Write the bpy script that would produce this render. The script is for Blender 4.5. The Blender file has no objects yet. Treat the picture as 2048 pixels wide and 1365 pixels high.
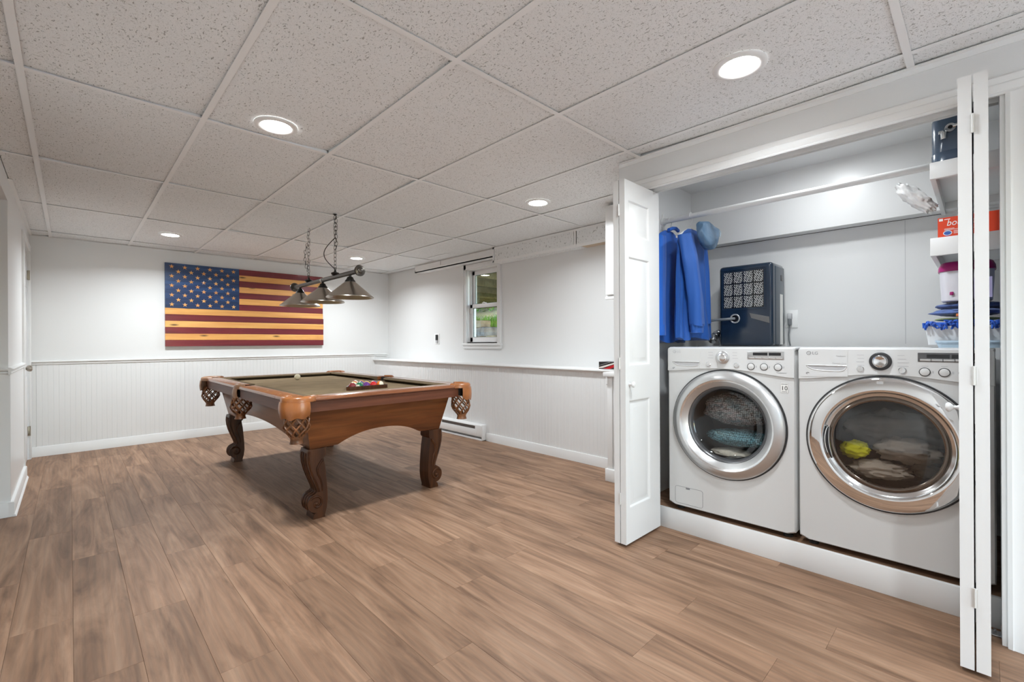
import bpy, bmesh, math, random
from math import sin, cos, pi, radians as rad
from mathutils import Vector, Matrix, noise

# ------------------------------------------------------------------ camera, world, light, exposure
SC = bpy.context.scene
COL = SC.collection
FPX, ROLL, YAW, CY, CAMZ = 911.53, -0.0052, 0.8007, 685.66, 1.118   # photograph 2048 x 1365
cd = bpy.data.cameras.new('camera')
cd.sensor_width = 36.0
cd.lens = FPX / 2048 * 36.0
cd.shift_y = (CY - 682.5) / 2048
cd.clip_start = 0.02
cam = bpy.data.objects.new('camera', cd)
COL.objects.link(cam)
_F = Vector((cos(YAW), sin(YAW), 0)); _R = Vector((sin(YAW), -cos(YAW), 0)); _U = Vector((0, 0, 1))
_r = _R * cos(ROLL) + _U * sin(ROLL); _u = _U * cos(ROLL) - _R * sin(ROLL)
cam.matrix_world = Matrix(((_r.x, _u.x, -_F.x, 0), (_r.y, _u.y, -_F.y, 0), (_r.z, _u.z, -_F.z, CAMZ), (0, 0, 0, 1)))
SC.camera = cam

world = bpy.data.worlds.new('sky'); SC.world = world; world.use_nodes = True
wn = world.node_tree; wn.nodes.clear()
wo = wn.nodes.new('ShaderNodeOutputWorld'); wb = wn.nodes.new('ShaderNodeBackground'); ws = wn.nodes.new('ShaderNodeTexSky')
ws.sky_type = 'NISHITA'; ws.sun_elevation = rad(48); ws.sun_rotation = rad(200); ws.sun_disc = False; ws.sun_intensity = 1.0
wb.inputs[1].default_value = 1.15
wn.links.new(ws.outputs[0], wb.inputs[0]); wn.links.new(wb.outputs[0], wo.inputs[0])
sd = bpy.data.lights.new('sun', 'SUN'); sd.energy = 6.0; sd.angle = rad(1.0); sd.color = (1, .96, .88)
so = bpy.data.objects.new('sun', sd); COL.objects.link(so); so.rotation_euler = (rad(42), 0, rad(115))

LAMP_W = 21.0          # watts of each recessed downlight
LAMP_COL = (0.885, 0.955, 1.0)
LAMP_SPREAD = rad(154)
SC.view_settings.view_transform = 'Standard'
SC.view_settings.look = 'None'
SC.view_settings.gamma = 1.0
SC.view_settings.use_curve_mapping = False
SC.view_settings.exposure = 0.25
SC.cycles.diffuse_bounces = 4
SC.cycles.glossy_bounces = 3
SC.cycles.max_bounces = 7
SC.cycles.adaptive_threshold = 0.06
SC.cycles.transparent_max_bounces = 12
SC.cycles.sample_clamp_indirect = 6.0

H = 2.212              # ceiling height

# ------------------------------------------------------------------ helpers
WM = {}                # world matrix of every object built

class MB:
    """collects vertices and faces of one mesh (world coordinates)"""
    def __init__(s): s.v = []; s.f = []
    def add(s, vs, fs):
        b = len(s.v); s.v += [Vector(p) for p in vs]; s.f += [[i + b for i in f] for f in fs]; return s
    def box(s, x0, x1, y0, y1, z0, z1):
        return s.add([(x0, y0, z0), (x1, y0, z0), (x1, y1, z0), (x0, y1, z0), (x0, y0, z1), (x1, y0, z1), (x1, y1, z1), (x0, y1, z1)],
                     [(0, 3, 2, 1), (4, 5, 6, 7), (0, 1, 5, 4), (1, 2, 6, 5), (2, 3, 7, 6), (3, 0, 4, 7)])
    def rbox(s, x0, x1, y0, y1, z0, z1, r=.004, seg=2):
        bm = bmesh.new(); bmesh.ops.create_cube(bm, size=1)
        for v in bm.verts:
            v.co = Vector((x0 + (v.co.x + .5) * (x1 - x0), y0 + (v.co.y + .5) * (y1 - y0), z0 + (v.co.z + .5) * (z1 - z0)))
        bmesh.ops.bevel(bm, geom=bm.edges[:], offset=r, segments=seg, profile=.5, affect='EDGES')
        bm.verts.index_update()
        s.add([v.co.copy() for v in bm.verts], [[v.index for v in f.verts] for f in bm.faces]); bm.free(); return s
    def prism(s, poly, axis, a, b):
        n = len(poly)
        def P(p, t): return {'x': (t, p[0], p[1]), 'y': (p[0], t, p[1]), 'z': (p[0], p[1], t)}[axis]
        vs = [P(p, a) for p in poly] + [P(p, b) for p in poly]
        fs = [list(range(n)), list(range(2 * n - 1, n - 1, -1))] + [(i, (i + 1) % n, n + (i + 1) % n, n + i) for i in range(n)]
        return s.add(vs, fs)
    def loft(s, rings, close=True, caps=True):
        n = len(rings[0]); vs = [p for r in rings for p in r]; fs = []
        for k in range(len(rings) - 1):
            for i in range(n if close else n - 1):
                j = (i + 1) % n
                fs.append((k * n + i, k * n + j, (k + 1) * n + j, (k + 1) * n + i))
        if caps and close:
            fs.append(list(range(n))[::-1]); fs.append(list(range((len(rings) - 1) * n, len(rings) * n)))
        return s.add(vs, fs)
    def tube(s, pts, r, n=8, closed=False, flat=1.0):
        pts = [Vector(p) for p in pts]; m = len(pts); rings = []; up = None
        for i, p in enumerate(pts):
            if closed: t = pts[(i + 1) % m] - pts[i - 1]
            else: t = pts[min(i + 1, m - 1)] - pts[max(i - 1, 0)]
            t.normalize()
            if up is None:
                up = Vector((0, 0, 1)) if abs(t.z) < .9 else Vector((1, 0, 0))
            a = t.cross(up); a.normalize(); up = a.cross(t); up.normalize()
            rr = r(i / max(1, m - 1)) if callable(r) else r
            rings.append([p + a * (rr * cos(2 * pi * k / n)) + up * (rr * flat * sin(2 * pi * k / n)) for k in range(n)])
        if closed: rings.append(rings[0])
        return s.loft(rings, caps=not closed)
    def lathe(s, prof, c, axis='z', n=32, caps=False, ph=0, arc=None):
        rings = []; full = arc is None
        for r, h in prof:
            ring = []
            for k in range(n if full else n + 1):
                t = ph + (2 * pi if full else arc) * k / n
                a, b = r * cos(t), r * sin(t)
                p = {'z': (a, b, h), 'x': (h, a, b), 'y': (a, h, b)}[axis]
                ring.append(Vector(c) + Vector(p))
            rings.append(ring)
        return s.loft(rings, close=full, caps=caps)
    def sphere(s, c, r, nu=20, nv=12, sc=(1, 1, 1)):
        rings = []
        for i in range(1, nv):
            t = pi * i / nv
            rings.append([Vector(c) + Vector((r * sc[0] * sin(t) * cos(2 * pi * k / nu), r * sc[1] * sin(t) * sin(2 * pi * k / nu), -r * sc[2] * cos(t))) for k in range(nu)])
        b = len(s.v); s.loft(rings, caps=False)
        lo = len(s.v); s.v.append(Vector(c) - Vector((0, 0, r * sc[2]))); hi = len(s.v); s.v.append(Vector(c) + Vector((0, 0, r * sc[2])))
        for k in range(nu):
            j = (k + 1) % nu
            s.f.append([lo, b + j, b + k]); e = b + (nv - 2) * nu; s.f.append([hi, e + k, e + j])
        return s
    def quad(s, a, b, c, d): return s.add([a, b, c, d], [(0, 1, 2, 3)])
    def xf(s, m, start=0):
        for i in range(start, len(s.v)): s.v[i] = m @ s.v[i]
        return s
    def mesh(s, name, inv=None, ang=35):
        me = bpy.data.meshes.new(name)
        vs = [(inv @ p if inv else p) for p in s.v]
        me.from_pydata([tuple(p) for p in vs], [], s.f)
        bm = bmesh.new(); bm.from_mesh(me); bmesh.ops.recalc_face_normals(bm, faces=bm.faces[:]); bm.to_mesh(me); bm.free()
        me.polygons.foreach_set('use_smooth', [True] * len(me.polygons))
        me.set_sharp_from_angle(angle=rad(ang)); me.update()
        return me

def obj(name, mb, m, parent=None, ang=35):
    inv = WM[parent].inverted() if parent is not None else None
    me = mb.mesh(name, inv, ang)
    if m is not None: me.materials.append(M[m] if isinstance(m, str) else m)
    o = bpy.data.objects.new(name, me); COL.objects.link(o)
    if parent is not None: o.parent = parent; WM[o] = WM[parent]
    else: WM[o] = Matrix.Identity(4)
    return o
def tag(o, label, cat=None, group=None):
    o['label'] = label
    if cat: o['category'] = cat
    if group: o['group'] = group
    return o
def thing(name, label, cat, loc=(0, 0, 0), rz=0, group=None):
    o = bpy.data.objects.new(name, None); COL.objects.link(o); o.empty_display_size = .05
    o.location = loc; o.rotation_euler = (0, 0, rz); WM[o] = Matrix.Translation(loc) @ Matrix.Rotation(rz, 4, 'Z')
    return tag(o, label, cat, group)
def struct(name, mb=None, m=None, label=None, loc=(0, 0, 0)):
    if mb is None:
        o = bpy.data.objects.new(name, None); COL.objects.link(o); o.location = loc; WM[o] = Matrix.Translation(loc)
    else: o = obj(name, mb, m)
    o['kind'] = 'structure'
    if label: o['label'] = label
    return o
def text_part(name, s, size, m, parent, origin, ex=(0, -1, 0), ey=(0, 0, 1), depth=.0004, align='LEFT', sx=1.0, shear=0.0):
    cu = bpy.data.curves.new(name, 'FONT'); cu.body = s; cu.size = size; cu.extrude = depth; cu.align_x = align; cu.resolution_u = 3; cu.shear = shear
    t = bpy.data.objects.new(name + '_tmp', cu); COL.objects.link(t)
    dg = bpy.context.evaluated_depsgraph_get(); me = bpy.data.meshes.new_from_object(t.evaluated_get(dg))
    bpy.data.objects.remove(t); bpy.data.curves.remove(cu)
    ex, ey = Vector(ex) * sx, Vector(ey); ez = Vector(ex).cross(ey).normalized()
    mt = Matrix((ex.to_4d(), ey.to_4d(), ez.to_4d(), (0, 0, 0, 1))).transposed()
    mt.col[0][3] = mt.col[1][3] = mt.col[2][3] = 0; mt.translation = Vector(origin)
    me.transform(WM[parent].inverted() @ mt)
    me.materials.clear(); me.materials.append(M[m]); me.name = name
    o = bpy.data.objects.new(name, me); COL.objects.link(o); o.parent = parent; WM[o] = WM[parent]
    return o
def copy_tree(o, parent=None):
    c = o.copy(); COL.objects.link(c); c.parent = parent
    for ch in o.children: copy_tree(ch, c)
    return c

# ------------------------------------------------------------------ materials
M = {}
def mat(name, col, rough=.5, metal=0., spec=.5, coat=0., bump=None, var=None, emit=None, alpha=None, sheen=0.):
    m = bpy.data.materials.new(name); m.use_nodes = True; nt = m.node_tree; b = nt.nodes['Principled BSDF']
    b.inputs['Base Color'].default_value = (*col, 1); b.inputs['Roughness'].default_value = rough; b.inputs['Metallic'].default_value = metal
    b.inputs['Specular IOR Level'].default_value = spec; b.inputs['Coat Weight'].default_value = coat; b.inputs['Coat Roughness'].default_value = .08
    if sheen: b.inputs['Sheen Weight'].default_value = sheen
    if emit: b.inputs['Emission Color'].default_value = (*emit[0], 1); b.inputs['Emission Strength'].default_value = emit[1]
    tc = nt.nodes.new('ShaderNodeTexCoord')
    if var:        # (scale, amount) gentle mottling of the colour
        n = nt.nodes.new('ShaderNodeTexNoise'); n.inputs['Scale'].default_value = var[0]; n.inputs['Detail'].default_value = 4
        r = nt.nodes.new('ShaderNodeValToRGB'); a = var[1]
        r.color_ramp.elements[0].color = (*[c * (1 - a) for c in col], 1); r.color_ramp.elements[1].color = (*[min(1, c * (1 + a)) for c in col], 1)
        r.color_ramp.elements[0].position = .3; r.color_ramp.elements[1].position = .7
        nt.links.new(tc.outputs['Object'], n.inputs['Vector']); nt.links.new(n.outputs['Fac'], r.inputs['Fac']); nt.links.new(r.outputs['Color'], b.inputs['Base Color'])
    if bump:       # (scale, strength, distance)
        n = nt.nodes.new('ShaderNodeTexNoise'); n.inputs['Scale'].default_value = bump[0]; n.inputs['Detail'].default_value = 3
        bp = nt.nodes.new('ShaderNodeBump'); bp.inputs['Strength'].default_value = bump[1]; bp.inputs['Distance'].default_value = bump[2]
        nt.links.new(tc.outputs['Object'], n.inputs['Vector']); nt.links.new(n.outputs['Fac'], bp.inputs['Height']); nt.links.new(bp.outputs['Normal'], b.inputs['Normal'])
    M[name] = m; return m

class NB:
    """tiny node-graph builder"""
    def __init__(s, name, rough=.5, spec=.5):
        s.m = bpy.data.materials.new(name); s.m.use_nodes = True; s.nt = s.m.node_tree; s.b = s.nt.nodes['Principled BSDF']
        s.b.inputs['Roughness'].default_value = rough; s.b.inputs['Specular IOR Level'].default_value = spec; M[name] = s.m
    def n(s, t, **k):
        nd = s.nt.nodes.new(t)
        for a, v in k.items(): setattr(nd, a, v)
        return nd
    def l(s, a, b): s.nt.links.new(a, b)
    def mapping(s, out, scale=(1, 1, 1), rot=(0, 0, 0), loc=(0, 0, 0)):
        m = s.n('ShaderNodeMapping'); m.inputs['Scale'].default_value = scale; m.inputs['Rotation'].default_value = rot; m.inputs['Location'].default_value = loc
        s.l(out, m.inputs['Vector']); return m.outputs[0]
    def noise(s, vec, scale, detail=4, rough=.55, dist=0.):
        x = s.n('ShaderNodeTexNoise'); x.inputs['Scale'].default_value = scale; x.inputs['Detail'].default_value = detail
        x.inputs['Roughness'].default_value = rough; x.inputs['Distortion'].default_value = dist; s.l(vec, x.inputs['Vector']); return x.outputs['Fac']
    def ramp(s, fac, stops):
        r = s.n('ShaderNodeValToRGB'); cr = r.color_ramp
        while len(cr.elements) < len(stops): cr.elements.new(.5)
        for e, (p, c) in zip(cr.elements, stops):
            e.position = p; e.color = (*c, 1) if not isinstance(c, (int, float)) else (c, c, c, 1)
        s.l(fac, r.inputs['Fac']); return r.outputs['Color']
    def mix(s, fac, a, b, mode='MIX'):
        x = s.n('ShaderNodeMix', data_type='RGBA', blend_type=mode)
        for sock, v in ((x.inputs[0], fac), (x.inputs[6], a), (x.inputs[7], b)):
            if hasattr(v, 'links'): s.l(v, sock)
            elif isinstance(v, tuple): sock.default_value = (*v, 1)
            else: sock.default_value = v
        return x.outputs[2]
    def math(s, op, a, b=0.):
        x = s.n('ShaderNodeMath', operation=op)
        for sock, v in ((x.inputs[0], a), (x.inputs[1], b)):
            if hasattr(v, 'links'): s.l(v, sock)
            else: sock.default_value = v
        return x.outputs[0]
    def bump(s, h, strength, dist):
        x = s.n('ShaderNodeBump'); x.inputs['Strength'].default_value = strength; x.inputs['Distance'].default_value = dist
        s.l(h, x.inputs['Height']); s.l(x.outputs[0], s.b.inputs['Normal'])

def wood(name, along, dark, mid, light, gs=1.0, rough=.4, tone=.12, spec=.45, coat=0., knots=False, ring=.5, bs=(.55, 7), fk=.3):
    """plank wood; grain runs along axis index `along`, every object gets its own cut of the log"""
    g = NB(name, rough, spec); g.b.inputs['Coat Weight'].default_value = coat; g.b.inputs['Coat Roughness'].default_value = .12
    geo = g.n('ShaderNodeNewGeometry'); oi = g.n('ShaderNodeObjectInfo')
    off = g.n('ShaderNodeCombineXYZ'); r1 = g.math('MULTIPLY', oi.outputs['Random'], 37.0); r2 = g.math('MULTIPLY', oi.outputs['Random'], 91.7)
    g.l(r1, off.inputs[0]); g.l(r2, off.inputs[1]); g.l(r1, off.inputs[2])
    ad = g.n('ShaderNodeVectorMath', operation='ADD'); g.l(geo.outputs['Position'], ad.inputs[0]); g.l(off.outputs[0], ad.inputs[1])
    def sc(a, c):
        v = [c * gs] * 3; v[along] = a * gs; return g.mapping(ad.outputs[0], tuple(v))
    broad = g.noise(sc(*bs), 1.0, 6, .58, 1.3)
    rings = g.n('ShaderNodeTexWave', wave_type='BANDS', bands_direction='XYZ'[0 if along != 0 else 1])
    rings.inputs['Scale'].default_value = 3.2; rings.inputs['Distortion'].default_value = 9.0; rings.inputs['Detail'].default_value = 3; rings.inputs['Detail Scale'].default_value = .7
    g.l(sc(.35, 4.0), rings.inputs['Vector'])
    fine = g.noise(sc(2.4, 150), 1.0, 3, .6, .2)
    c = g.ramp(broad, [(.25, dark), (.5, mid), (.74, light)])
    c = g.mix(ring * .5, c, g.ramp(rings.outputs['Fac'], [(.1, dark), (.8, light)]), 'OVERLAY')
    c = g.mix(fk, c, g.ramp(fine, [(.3, .35), (.65, .62)]), 'OVERLAY')
    if tone:
        t = g.math('ADD', g.math('MULTIPLY', oi.outputs['Random'], 2 * tone), 1 - tone)
        tv = g.n('ShaderNodeCombineColor'); [g.l(t, tv.inputs[i]) for i in range(3)]
        c = g.mix(1.0, c, tv.outputs[0], 'MULTIPLY')
    if knots:
        v = g.n('ShaderNodeTexVoronoi'); v.inputs['Scale'].default_value = 1.0; g.l(sc(2.2, 8), v.inputs['Vector'])
        c = g.mix(g.ramp(v.outputs['Distance'], [(.05, 1.0), (.17, 0.0)]), c, tuple(x * .22 for x in dark))
    g.l(c, g.b.inputs['Base Color'])
    g.bump(fine, .12, .0006)
    return g.m

wood('floor_wood', 1, (.120, .066, .039), (.275, .165, .103), (.405, .262, .172), 1.0, .50, .11, .28, ring=.34, bs=(1.25, 11), fk=.2)
wood('table_wood', 0, (.085, .026, .008), (.178, .060, .017), (.265, .100, .030), 1.6, .34, 0, .4, .1)
wood('table_wood_y', 1, (.085, .026, .008), (.178, .060, .017), (.265, .100, .030), 1.6, .34, 0, .4, .1)
wood('rail_wood', 0, (.170, .058, .020), (.270, .098, .035), (.390, .160, .060), 2.0, .22, 0, .5, .5)
wood('rail_wood_y', 1, (.170, .058, .020), (.270, .098, .035), (.390, .160, .060), 2.0, .22, 0, .5, .5)
wood('apron_wood', 0, (.105, .033, .015), (.155, .053, .025), (.205, .076, .037), 1.6, .42, 0, .35)
wood('apron_wood_y', 1, (.105, .033, .015), (.155, .053, .025), (.205, .076, .037), 1.6, .42, 0, .35)
wood('carved_wood', 2, (.030, .010, .004), (.078, .027, .009), (.150, .056, .018), 2.0, .38, 0, .35)
wood('stripe_red', 0, (.115, .008, .016), (.165, .014, .024), (.240, .025, .032), 1.4, .38, .16, .45, .15, ring=.4)
wood('stripe_pine', 0, (.560, .270, .080), (.720, .390, .130), (.820, .500, .200), 1.4, .38, .08, .45, .15, knots=True, ring=.5)
wood('canton_blue', 0, (.006, .022, .075), (.012, .048, .150), (.030, .105, .270), 1.4, .36, .10, .45, .2, ring=.4)
wood('outdoor_wood', 1, (.20, .19, .10), (.34, .31, .17), (.46, .43, .26), 1.0, .8, .2, .2)

mat('wall_paint', (.785, .786, .780), .55, spec=.35, bump=(55, .05, .002))
mat('closet_paint', (.80, .80, .793), .32, spec=.5, bump=(40, .04, .002))
mat('trim_paint', (.80, .80, .793), .32, spec=.45)
mat('tee_white', (.90, .90, .895), .45, spec=.3)
mat('void_dark', (.03, .03, .03), .9, spec=.1)
mat('door_paint', (.76, .76, .755), .30, spec=.45)
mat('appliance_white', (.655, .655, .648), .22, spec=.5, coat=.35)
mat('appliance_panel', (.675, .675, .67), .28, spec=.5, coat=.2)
mat('plastic_white', (.86, .86, .85), .38)
mat('print_grey', (.22, .22, .23), .5)
mat('print_light', (.50, .50, .51), .5)
mat('print_black', (.025, .025, .028), .4)
mat('hinge_white', (.70, .70, .68), .35, metal=.2)
mat('silver', (.60, .60, .60), .30, metal=.85)
mat('silver_bright', (.78, .78, .78), .20, metal=.9)
mat('chrome', (.80, .80, .80), .04, metal=1.)
mat('chrome_soft', (.72, .72, .72), .13, metal=1.)
mat('gasket', (.03, .03, .032), .45)
mat('drum_dark', (.10, .10, .105), .35, metal=.6)
mat('bezel_dark', (.12, .12, .125), .25, metal=.4)
mat('bezel_reflection', (.17, .135, .11), .12, metal=.8)  # brown floor reflection put into the colour of the chrome ring
mat('screen_dark', (.012, .012, .014), .15)
mat('black_metal', (.028, .026, .024), .38, metal=.7)
mat('gunmetal', (.10, .090, .080), .32, metal=.9)
mat('nickel', (.46, .42, .37), .28, metal=1.)
mat('leather', (.300, .102, .026), .30, spec=.5, coat=.25, var=(14, .22), bump=(60, .25, .002))
mat('leather_dark', (.19, .075, .028), .38, spec=.5, var=(30, .4))
mat('leather_pale', (.33, .175, .095), .36, spec=.5, var=(16, .2), bump=(60, .2, .002))
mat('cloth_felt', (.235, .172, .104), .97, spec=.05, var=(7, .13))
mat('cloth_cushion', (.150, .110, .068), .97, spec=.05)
mat('slate_dark', (.045, .038, .030), .95, spec=.1)  # dark slate bed below the cloth
mat('ivory', (.78, .70, .50), .12, coat=.5)
mat('rubber', (.02, .02, .02), .6)
mat('navy_plastic', (.010, .022, .042), .16, spec=.5, coat=.3, bump=(9, .03, .002))
mat('navy_side', (.035, .052, .072), .3, spec=.5, coat=.1)
mat('grille_white', (.50, .50, .48), .5)
mat('hose_grey', (.17, .18, .19), .4)
mat('tape_grey', (.13, .125, .12), .35)
mat('paper_white', (.80, .79, .76), .6)
mat('duct_silver', (.62, .63, .65), .22, metal=.9)
mat('tank_blue', (.060, .095, .150), .22, spec=.5, coat=.2, var=(6, .25))
mat('tank_light', (.30, .38, .48), .25)
mat('box_red', (.70, .055, .012), .42)
mat('print_white', (.85, .84, .82), .5)
mat('print_blue', (.04, .12, .42), .4)
mat('print_green', (.12, .25, .18), .5)
mat('magenta', (.36, .012, .15), .3)
mat('lilac', (.46, .42, .66), .4)
mat('tub_white', (.72, .71, .76), .28, coat=.2)
mat('bin_white', (.74, .76, .78), .35)
mat('bin_blue', (.52, .66, .78), .3)
mat('denim', (.075, .13, .33), .9, sheen=.3, bump=(160, .5, .003), var=(30, .35))
mat('mop_blue', (.010, .105, .56), .8, sheen=.3, bump=(220, .5, .003))
mat('lime', (.50, .56, .20), .8)
mat('orange', (.75, .22, .06), .6)
mat('shirt_blue', (.012, .125, .56), .85, sheen=.2, bump=(260, .25, .001))
mat('jacket_blue', (.008, .085, .37), .62, sheen=.1, bump=(200, .2, .001))
mat('jacket_lining', (.085, .165, .27), .30, spec=.6, bump=(14, .5, .01))
mat('logo_pale', (.45, .55, .63), .5)
mat('bag_white', (.85, .85, .84), .35, bump=(22, .6, .01))
mat('brass_dull', (.35, .32, .26), .35, metal=.9)
mat('box_black', (.018, .014, .014), .4)
mat('stripe_box_red', (.50, .012, .018), .4)
mat('stripe_box_white', (.80, .76, .70), .4)
mat('alu_dark', (.16, .15, .145), .4, metal=.6)
mat('soffit_bare', (.62, .50, .38), .8)
mat('taupe', (.26, .225, .19), .95, var=(9, .18), bump=(70, .4, .003))
mat('taupe_dark', (.27, .25, .235), .95, var=(9, .2), bump=(70, .4, .003))
mat('taupe_light', (.40, .345, .29), .95, var=(9, .15), bump=(70, .4, .003))
mat('shirt_yellow', (.62, .60, .02), .9)
mat('beige_towel', (.50, .45, .37), .95, var=(45, .18), bump=(150, .6, .004))
mat('glass_green', (.10, .16, .12), .4)
mat('vinyl_white', (.86, .86, .86), .35)
mat('leaf', (.10, .30, .045), .8, var=(3, .5))
mat('leaf_dark', (.030, .115, .03), .8, var=(3, .5))
mat('grass', (.33, .58, .12), .8, var=(4, .4))
mat('earth', (.16, .14, .07), .95)
mat('stone_grey', (.33, .33, .33), .9, var=(7, .5), bump=(20, .6, .02))
mat('stone_tan', (.52, .44, .33), .9, var=(7, .35), bump=(20, .6, .02))
mat('added_patio_pale', (.72, .71, .69), .9, var=(3, .12))  # bright slab colour of the added patio, bounces daylight indoors
mat('siding_pale', (.62, .70, .76), .6)
mat('rod_white', (.84, .84, .83), .35)
M['lens'] = mat('lens', (1, 1, 1), .5, emit=((1.0, .99, .97), 30.0))
mat('yellow_bulb', (1, .9, .6), .5, emit=((1.0, .82, .45), 5.0))
for i, c in enumerate([(.75, .45, .01), (.02, .06, .35), (.55, .02, .02), (.12, .03, .20), (.72, .20, .02), (.01, .14, .06), (.20, .015, .02), (.012, .012, .014)]):
    mat('ball_%d' % i, c, .08, coat=.6)

def checker_mat(name, a, b, scale, rough=.9):
    g = NB(name, rough, .2); tc = g.n('ShaderNodeTexCoord'); ck = g.n('ShaderNodeTexChecker'); ck.inputs['Scale'].default_value = scale
    ck.inputs['Color1'].default_value = (*a, 1); ck.inputs['Color2'].default_value = (*b, 1); g.l(tc.outputs['Object'], ck.inputs['Vector']); g.l(ck.outputs['Color'], g.b.inputs['Base Color'])
checker_mat('gingham', (.75, .76, .78), (.05, .10, .35), 70)

def knit_mat(name, stops):
    g = NB(name, .95, .1); tc = g.n('ShaderNodeTexCoord'); v = g.n('ShaderNodeTexVoronoi'); v.inputs['Scale'].default_value = 95; v.inputs['Randomness'].default_value = .35
    g.l(tc.outputs['Object'], v.inputs['Vector']); big = g.noise(g.mapping(tc.outputs['Object'], (.6, 1, 2.4), (.5, 0, 0)), 9, 3)
    c = g.ramp(big, stops); c = g.mix(1., c, g.ramp(v.outputs['Distance'], [(.15, 1.0), (.75, .12)]), 'MULTIPLY'); g.l(c, g.b.inputs['Base Color'])
    inv = g.math('SUBTRACT', 1.0, v.outputs['Distance']); g.bump(inv, 1.0, .008)
knit_mat('knit', [(.30, (.20, .34, .40)), (.45, (.46, .50, .50)), (.58, (.58, .50, .50)), (.70, (.24, .40, .45))])
knit_mat('knit_teal', [(.30, (.13, .33, .40)), (.55, (.24, .45, .50)), (.75, (.46, .60, .55))])

def ball_stripe(name, c):
    g = NB(name, .08, .5); g.b.inputs['Coat Weight'].default_value = .6
    tc = g.n('ShaderNodeTexCoord'); sp = g.n('ShaderNodeSeparateXYZ'); g.l(g.mapping(tc.outputs['Object'], (1, 1, 1), (.5, .4, 0)), sp.inputs[0])
    a = g.math('ABSOLUTE', sp.outputs[2]); g.l(g.mix(g.math('GREATER_THAN', a, .015), c, (.80, .74, .58)), g.b.inputs['Base Color'])
for i, c in enumerate([(.75, .45, .01), (.02, .06, .35), (.55, .02, .02), (.12, .03, .20), (.72, .20, .02), (.01, .14, .06), (.20, .015, .02)]):
    ball_stripe('stripe_%d' % i, c)

def tile_mat():
    g = NB('ceiling_tile', .92, .1); geo = g.n('ShaderNodeNewGeometry'); P = geo.outputs['Position']
    wob = g.n('ShaderNodeTexNoise'); wob.inputs['Scale'].default_value = 22; g.l(P, wob.inputs['Vector'])
    ad = g.n('ShaderNodeMix', data_type='VECTOR'); ad.inputs[0].default_value = .022; g.l(P, ad.inputs[4]); g.l(wob.outputs['Color'], ad.inputs[5])
    V = ad.outputs[1]
    f1 = g.noise(g.mapping(V, (190, 62, 40), (0, 0, .5)), 1.0, 1, .4)       # worm-like fissures
    f2 = g.noise(g.mapping(V, (75, 200, 40), (0, 0, .35)), 1.0, 1, .4)
    pin = g.noise(P, 330, 1, .5)
    big = g.noise(P, 1.3, 3)
    m1 = g.ramp(f1, [(.285, 1.0), (.335, 0.0)]); m2 = g.ramp(f2, [(.265, 1.0), (.312, 0.0)]); m3 = g.ramp(pin, [(.30, .7), (.37, 0.0)])
    m = g.mix(1., g.mix(1., m1, m2, 'LIGHTEN'), m3, 'LIGHTEN')
    base = g.ramp(big, [(.3, (.865, .872, .870)), (.7, (.900, .907, .905))])
    g.l(g.mix(m, base, (.46, .455, .44)), g.b.inputs['Base Color'])
    inv = g.math('SUBTRACT', 1.0, m); g.bump(inv, .6, .003)
tile_mat()

def glass_mat(name, tint, gloss=.10, rough=.0):
    m = bpy.data.materials.new(name); m.use_nodes = True; nt = m.node_tree; nt.nodes.clear()
    o = nt.nodes.new('ShaderNodeOutputMaterial'); t = nt.nodes.new('ShaderNodeBsdfTransparent'); g = nt.nodes.new('ShaderNodeBsdfGlossy'); x = nt.nodes.new('ShaderNodeMixShader')
    lw = nt.nodes.new('ShaderNodeLayerWeight'); pw = nt.nodes.new('ShaderNodeMath'); pw.operation = 'POWER'; pw.inputs[1].default_value = 5.0
    sc_ = nt.nodes.new('ShaderNodeMath'); sc_.operation = 'MULTIPLY'; sc_.inputs[1].default_value = .9
    ml = nt.nodes.new('ShaderNodeMath'); ml.operation = 'ADD'; ml.inputs[1].default_value = .04 + gloss
    lw.inputs[0].default_value = .5; nt.links.new(lw.outputs['Facing'], pw.inputs[0]); nt.links.new(pw.outputs[0], sc_.inputs[0]); nt.links.new(sc_.outputs[0], ml.inputs[0])
    t.inputs[0].default_value = (*tint, 1); g.inputs['Roughness'].default_value = rough
    nt.links.new(ml.outputs[0], x.inputs[0]); nt.links.new(t.outputs[0], x.inputs[1]); nt.links.new(g.outputs[0], x.inputs[2]); nt.links.new(x.outputs[0], o.inputs[0])
    M[name] = m
glass_mat('window_glass', (.92, .95, .93), .02)
glass_mat('washer_glass', (.90, .91, .91), .02)
glass_mat('dryer_glass', (.74, .72, .70), .04)

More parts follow.
